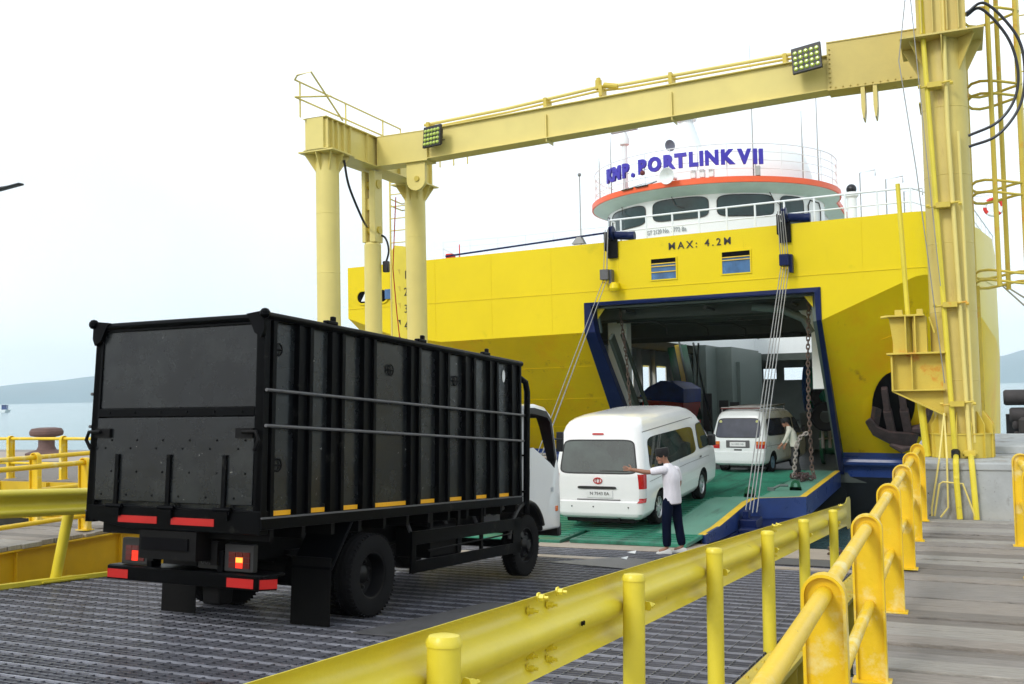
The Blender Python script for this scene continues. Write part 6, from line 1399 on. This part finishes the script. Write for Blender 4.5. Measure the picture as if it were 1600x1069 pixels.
def person(root, J, skinm, shirt, trous, shoe, hat=True, hand_cfg=None, shirt_len=.0):
    """J joints in local metres, facing -? given explicitly"""
    V = lambda k: Vector(J[k])
    N_ = []; idx = {}
    def add(k, p, r, r2=None): idx[k] = len(N_); N_.append((*p, r, r2 or r))
    add('pel', V('pel'), .08, .065); add('sp', V('pel').lerp(V('chest'), .5), .08, .065); add('ch', V('chest'), .085, .07); add('nb', V('neck'), .052); add('nt', V('neck').lerp(V('head'), .45), .048)
    add('hd', V('head'), .075, .085); add('ht', V('head')+V('headup')*.085, .068, .08)
    for s in 'LR':
        add('sh'+s, V('sh'+s), .040); add('el'+s, V('el'+s), .040); add('fa'+s, V('el'+s).lerp(V('wr'+s), .35), .042); add('wr'+s, V('wr'+s), .028, .032)
        hd = (V('wr'+s)-V('el'+s)).normalized(); add('pa'+s, V('wr'+s)+hd*.055, .020, .034)
        add('hp'+s, V('hp'+s), .062); add('kn'+s, V('kn'+s), .055); add('cf'+s, V('kn'+s).lerp(V('an'+s), .3), .052); add('an'+s, V('an'+s), .035)
        add('to'+s, V('to'+s), .032, .02)
    ed = chain_edges(['pel', 'sp', 'ch', 'nb', 'nt', 'hd', 'ht'], *[['ch', 'sh'+s, 'el'+s, 'fa'+s, 'wr'+s, 'pa'+s] for s in 'LR'], *[['pel', 'hp'+s, 'kn'+s, 'cf'+s, 'an'+s, 'to'+s] for s in 'LR'])
    ed = [(idx[a], idx[b_]) for a, b_ in ed]
    # fingers
    for s in 'LR':
        hd = (V('wr'+s)-V('el'+s)).normalized(); side = Vector(J['palmside'+s]).normalized(); side = (side-hd*side.dot(hd)).normalized(); nrm = hd.cross(side)
        base = V('wr'+s)+hd*.055; pi = idx['pa'+s]; curl = J.get('curl'+s, .25)
        for k, (of, L) in enumerate(((-.030, .062), (-.010, .074), (.010, .080), (.030, .070))):
            p1 = base+hd*.038+side*of; p2 = p1+(hd*math.cos(curl)+nrm*math.sin(curl)).normalized()*L*.5+side*of*.15; p3 = p2+(hd*math.cos(curl*2.2)+nrm*math.sin(curl*2.2)).normalized()*L*.5
            i0 = len(N_); N_.extend([(*p1, .010), (*p2, .009), (*p3, .007)]); ed += [(pi, i0), (i0, i0+1), (i0+1, i0+2)]
        p1 = V('wr'+s)+hd*.03+side*.035; p2 = p1+(hd*.6+side*.7+nrm*.2).normalized()*.035; p3 = p2+(hd*.9+side*.3+nrm*.2).normalized()*.03
        i0 = len(N_); N_.extend([(*p1, .012), (*p2, .010), (*p3, .008)]); ed += [(pi, i0), (i0, i0+1), (i0+1, i0+2)]
    bd = skin_obj('body', N_, ed, skinm, root, 1, idx['pel'])
    # face details: nose, brow, ears, eyes
    H = V('head'); upv = V('headup').normalized(); F_ = V('face').normalized(); F_ = (F_-upv*F_.dot(upv)).normalized(); S_ = F_.cross(upv)
    P = lambda a, f_, u: H+S_*a+F_*f_+upv*u
    b = MB()
    b.loft([[P(-.011, .078, .045), P(.011, .078, .045), P(0, .088, .045)], [P(-.017, .080, -.0), P(.017, .080, -.0), P(0, .108, .004)], [P(-.014, .076, -.012), P(.014, .076, -.012), P(0, .09, -.012)]])
    for s in (-1, 1): b.sphere(P(s*.078, .0, .02), .026, 8, sc=(.5, .8, 1.2))
    b.sphere(P(0, .055, -.055), .035, 10); b.sphere(P(0, .045, .01), .055, 12, sc=(1.1, 1, 1.2)); b.build('face', skinm, bd, smooth=60)
    b = MB(); 
    for s in (-1, 1): b.sphere(P(s*.030, .088, .030), .009, 8); b.tube([P(s*.015, .095, .048), P(s*.045, .085, .050)], .004, 5)
    b.tube([P(-.024, .086, -.030), P(0, .094, -.030), P(.024, .086, -.030)], .005, 6); b.build('eyes_and_mouth', mHair, bd)
    # hair shell + cap
    T = Matrix((S_, F_, upv)).transposed().to_4x4(); T.translation = H
    b = MB(); vs = []; n = 20
    b.lathe([(.088, .02), (.096, .05), (.094, .09), (.075, .13), (.04, .15), (0, .155)], n=n, a0=190, a1=530 if False else 550)
    b.v = [T @ Vector((v.x*.92, v.y*1.06-.012, v.z)) for v in b.v]; b.build('hair', mHair, bd, smooth=60)
    if hat:
        b = MB(); b.lathe([(.100, .050), (.104, .055), (.102, .155), (.096, .168), (0, .164)], n=28); b.v = [T @ Vector((v.x*.90, v.y*1.12-.004, v.z+.012*(v.y/.1)*-.2)) for v in b.v]; b.build('cap', mHair, root, smooth=40)
    # shirt and trousers as lofted cloth
    sa = (V('shL')-V('shR')); sa.z = 0; sa.normalize()
    def ring(c, w_, d_, n=18, ax=None, nn=None, seed=0):
        ax = ax or sa; nn = nn or Vector((-ax.y, ax.x, 0))
        return [c+ax*w_*math.copysign(abs(math.cos(t))**.85, math.cos(t))*(1+.03*math.sin(5*t+seed))+nn*d_*math.copysign(abs(math.sin(t))**.85, math.sin(t))*(1+.04*math.sin(4*t+seed*2)) for t in [2*math.pi*k/n for k in range(n)]]
    P0, C0, N0 = V('pel'), V('chest'), V('neck'); dn = (P0-C0).normalized(); hm = P0+dn*J.get('hem', .10)
    rings = [ring(hm+Vector((0, 0, .004)), .165, .115, seed=1), ring(hm, .178, .128, seed=1), ring(P0, .172, .125, seed=2), ring(P0.lerp(C0, .35), .158, .118, seed=3), ring(P0.lerp(C0, .7), .168, .122, seed=4), ring(C0, .180, .125, seed=5),
             ring(C0.lerp(N0, .45), .175, .108, seed=5), ring(C0.lerp(N0, .72), .140, .085), ring(C0.lerp(N0, .92), .080, .065), ring(N0+(N0-C0).normalized()*.035, .062, .058)]
    b = MB(); b.loft(rings)
    for s in 'LR':
        a_, e_ = V('sh'+s), V('el'+s); ins = C0.lerp(N0, .35).lerp(a_, .55)
        if J.get('sleeve', 'short') == 'short': pts = [ins, a_, a_.lerp(e_, .45), a_.lerp(e_, .92)]; rs = [.070, .074, .068, .066]
        else: w_ = V('wr'+s); pts = [ins, a_, a_.lerp(e_, .5), e_, e_.lerp(w_, .9)]; rs = [.070, .072, .062, .056, .040]
        b.tube(pts, rs, 14)
    o = b.build('shirt', shirt, root, smooth=70); sb = o.modifiers.new('s', 'SUBSURF'); sb.levels = 1; sb.render_levels = 1
    b = MB(); pc = (V('hpL')+V('hpR'))/2
    b.loft([ring(P0+Vector((0, 0, .08)), .150, .100), ring(P0, .165, .118), ring(pc-Vector((0, 0, .02)), .168, .120), ring(pc-Vector((0, 0, .10)), .150, .10)])
    for s in 'LR':
        h_, k_, a_ = V('hp'+s), V('kn'+s), V('an'+s)
        b.tube([h_+Vector((0, 0, .03)), h_-Vector((0, 0, .10)), h_.lerp(k_, .6), k_, k_.lerp(a_, .5), a_+Vector((0, 0, .0))], [.09, .096, .086, .076, .074, .076], 16)
    o = b.build('trousers', trous, root, smooth=70); sb = o.modifiers.new('s', 'SUBSURF'); sb.levels = 1; sb.render_levels = 1
    for s in 'LR':
        A, T_ = V('an'+s), V('to'+s); d = (T_-A); d.z = 0; d.normalize(); sd_ = Vector((-d.y, d.x, 0)); z0 = J.get('ground', 0); rows = []
        for t, w_, h_ in ((-.075, .028, .05), (-.05, .038, .075), (0, .040, .085), (.06, .040, .06), (.11, .046, .045), (.155, .040, .035), (.18, .02, .022)):
            c = Vector((A.x, A.y, z0))+d*t; rows.append([c+sd_*w_*u+Vector((0, 0, h_*v)) for u, v in ((-1, .06), (-1, .5), (-.6, .95), (0, 1), (.6, .95), (1, .5), (1, .06))])
        b = MB(); b.loft(rows); b.build('shoe', shoe, root, smooth=50)
# man with outstretched arm: local +x is picture right, facing picture left
p1r = thing('person', 'man in white shirt, navy trousers and black cap pointing with an outstretched arm', 'person', (-4.42, 16.05, RT.to_translation().z*0+.25-.077*16.05+.003), (0, 0, R_(16)))
J1 = dict(pel=(.03, 0, .92), chest=(.02, 0, 1.25), neck=(-.03, 0, 1.44), head=(-.11, 0, 1.545), headup=(-.12, 0, 1), face=(-1, -.25, -.45),
          shR=(-.10, -.15, 1.37), elR=(-.36, -.20, 1.33), wrR=(-.60, -.20, 1.375), palmsideR=(0, .2, 1), curlR=.15,
          shL=(.10, .15, 1.37), elL=(.16, .20, 1.12), wrL=(.05, .22, .90), palmsideL=(-1, 0, 0), curlL=.5,
          hpR=(-.05, -.09, .86), knR=(-.08, -.09, .48), anR=(-.08, -.10, .09), toR=(-.22, -.11, .04),
          hpL=(.08, .08, .86), knL=(.11, .07, .48), anL=(.17, .05, .09), toL=(.03, .05, .04), hem=.12)
person(p1r, J1, mSkin, mShirtW, mTrou, mShoe)
b = MB(); b.box(-.045, .045, -.004, .004, 0, .008); 
# second man leaning towards the small van
p2r = thing('person', 'man in cream patterned shirt and dark trousers leaning beside the small white van', 'person', (-4.38, 29.0, -.845), (0, 0, R_(14)))
J2 = dict(pel=(.02, 0, .90), chest=(-.04, 0, 1.22), neck=(-.12, 0, 1.40), head=(-.20, 0, 1.49), headup=(-.25, 0, 1), face=(-1, -.1, -.35),
          shR=(-.12, -.16, 1.33), elR=(-.22, -.20, 1.08), wrR=(-.36, -.20, .90), palmsideR=(0, 0, 1), curlR=.4,
          shL=(-.02, .16, 1.33), elL=(-.10, .20, 1.08), wrL=(-.20, .22, .88), palmsideL=(0, 0, 1), curlL=.4,
          hpR=(.02, -.08, .84), knR=(-.03, -.09, .47), anR=(.04, -.10, .09), toR=(-.10, -.11, .04),
          hpL=(.04, .08, .84), knL=(.05, .09, .47), anL=(.14, .08, .09), toL=(.0, .08, .04), hem=.06, sleeve='long')
person(p2r, J2, mSkin, mShirtC, mTrou2, mShoeR)
# slim litter in front of the standing man
for (x, y, s, lab) in ((-4.95, 15.55, .07, 'scrap of pale paper lying left of the standing man\'s shoe'), (-4.75, 14.55, .05, 'tiny scrap of white paper on the grey plate')):
    b = MB(); b.add([(x-s, y-.02, rz(y)+.03), (x+s, y-.05, rz(y)+.02), (x+s*.8, y+.07, rz(y)+.05), (x-s*.7, y+.05, rz(y)+.03), (x-s, y-.02, rz(y)+.025), (x+s, y-.05, rz(y)+.015), (x+s*.8, y+.07, rz(y)+.045), (x-s*.7, y+.05, rz(y)+.025)], [(0, 1, 2, 3), (7, 6, 5, 4), (0, 4, 5, 1), (1, 5, 6, 2), (2, 6, 7, 3), (3, 7, 4, 0)])
    tag(b.build('paper_scrap', mPlate, loc=(x, y, rz(y)+.02), smooth=0), lab, 'litter')
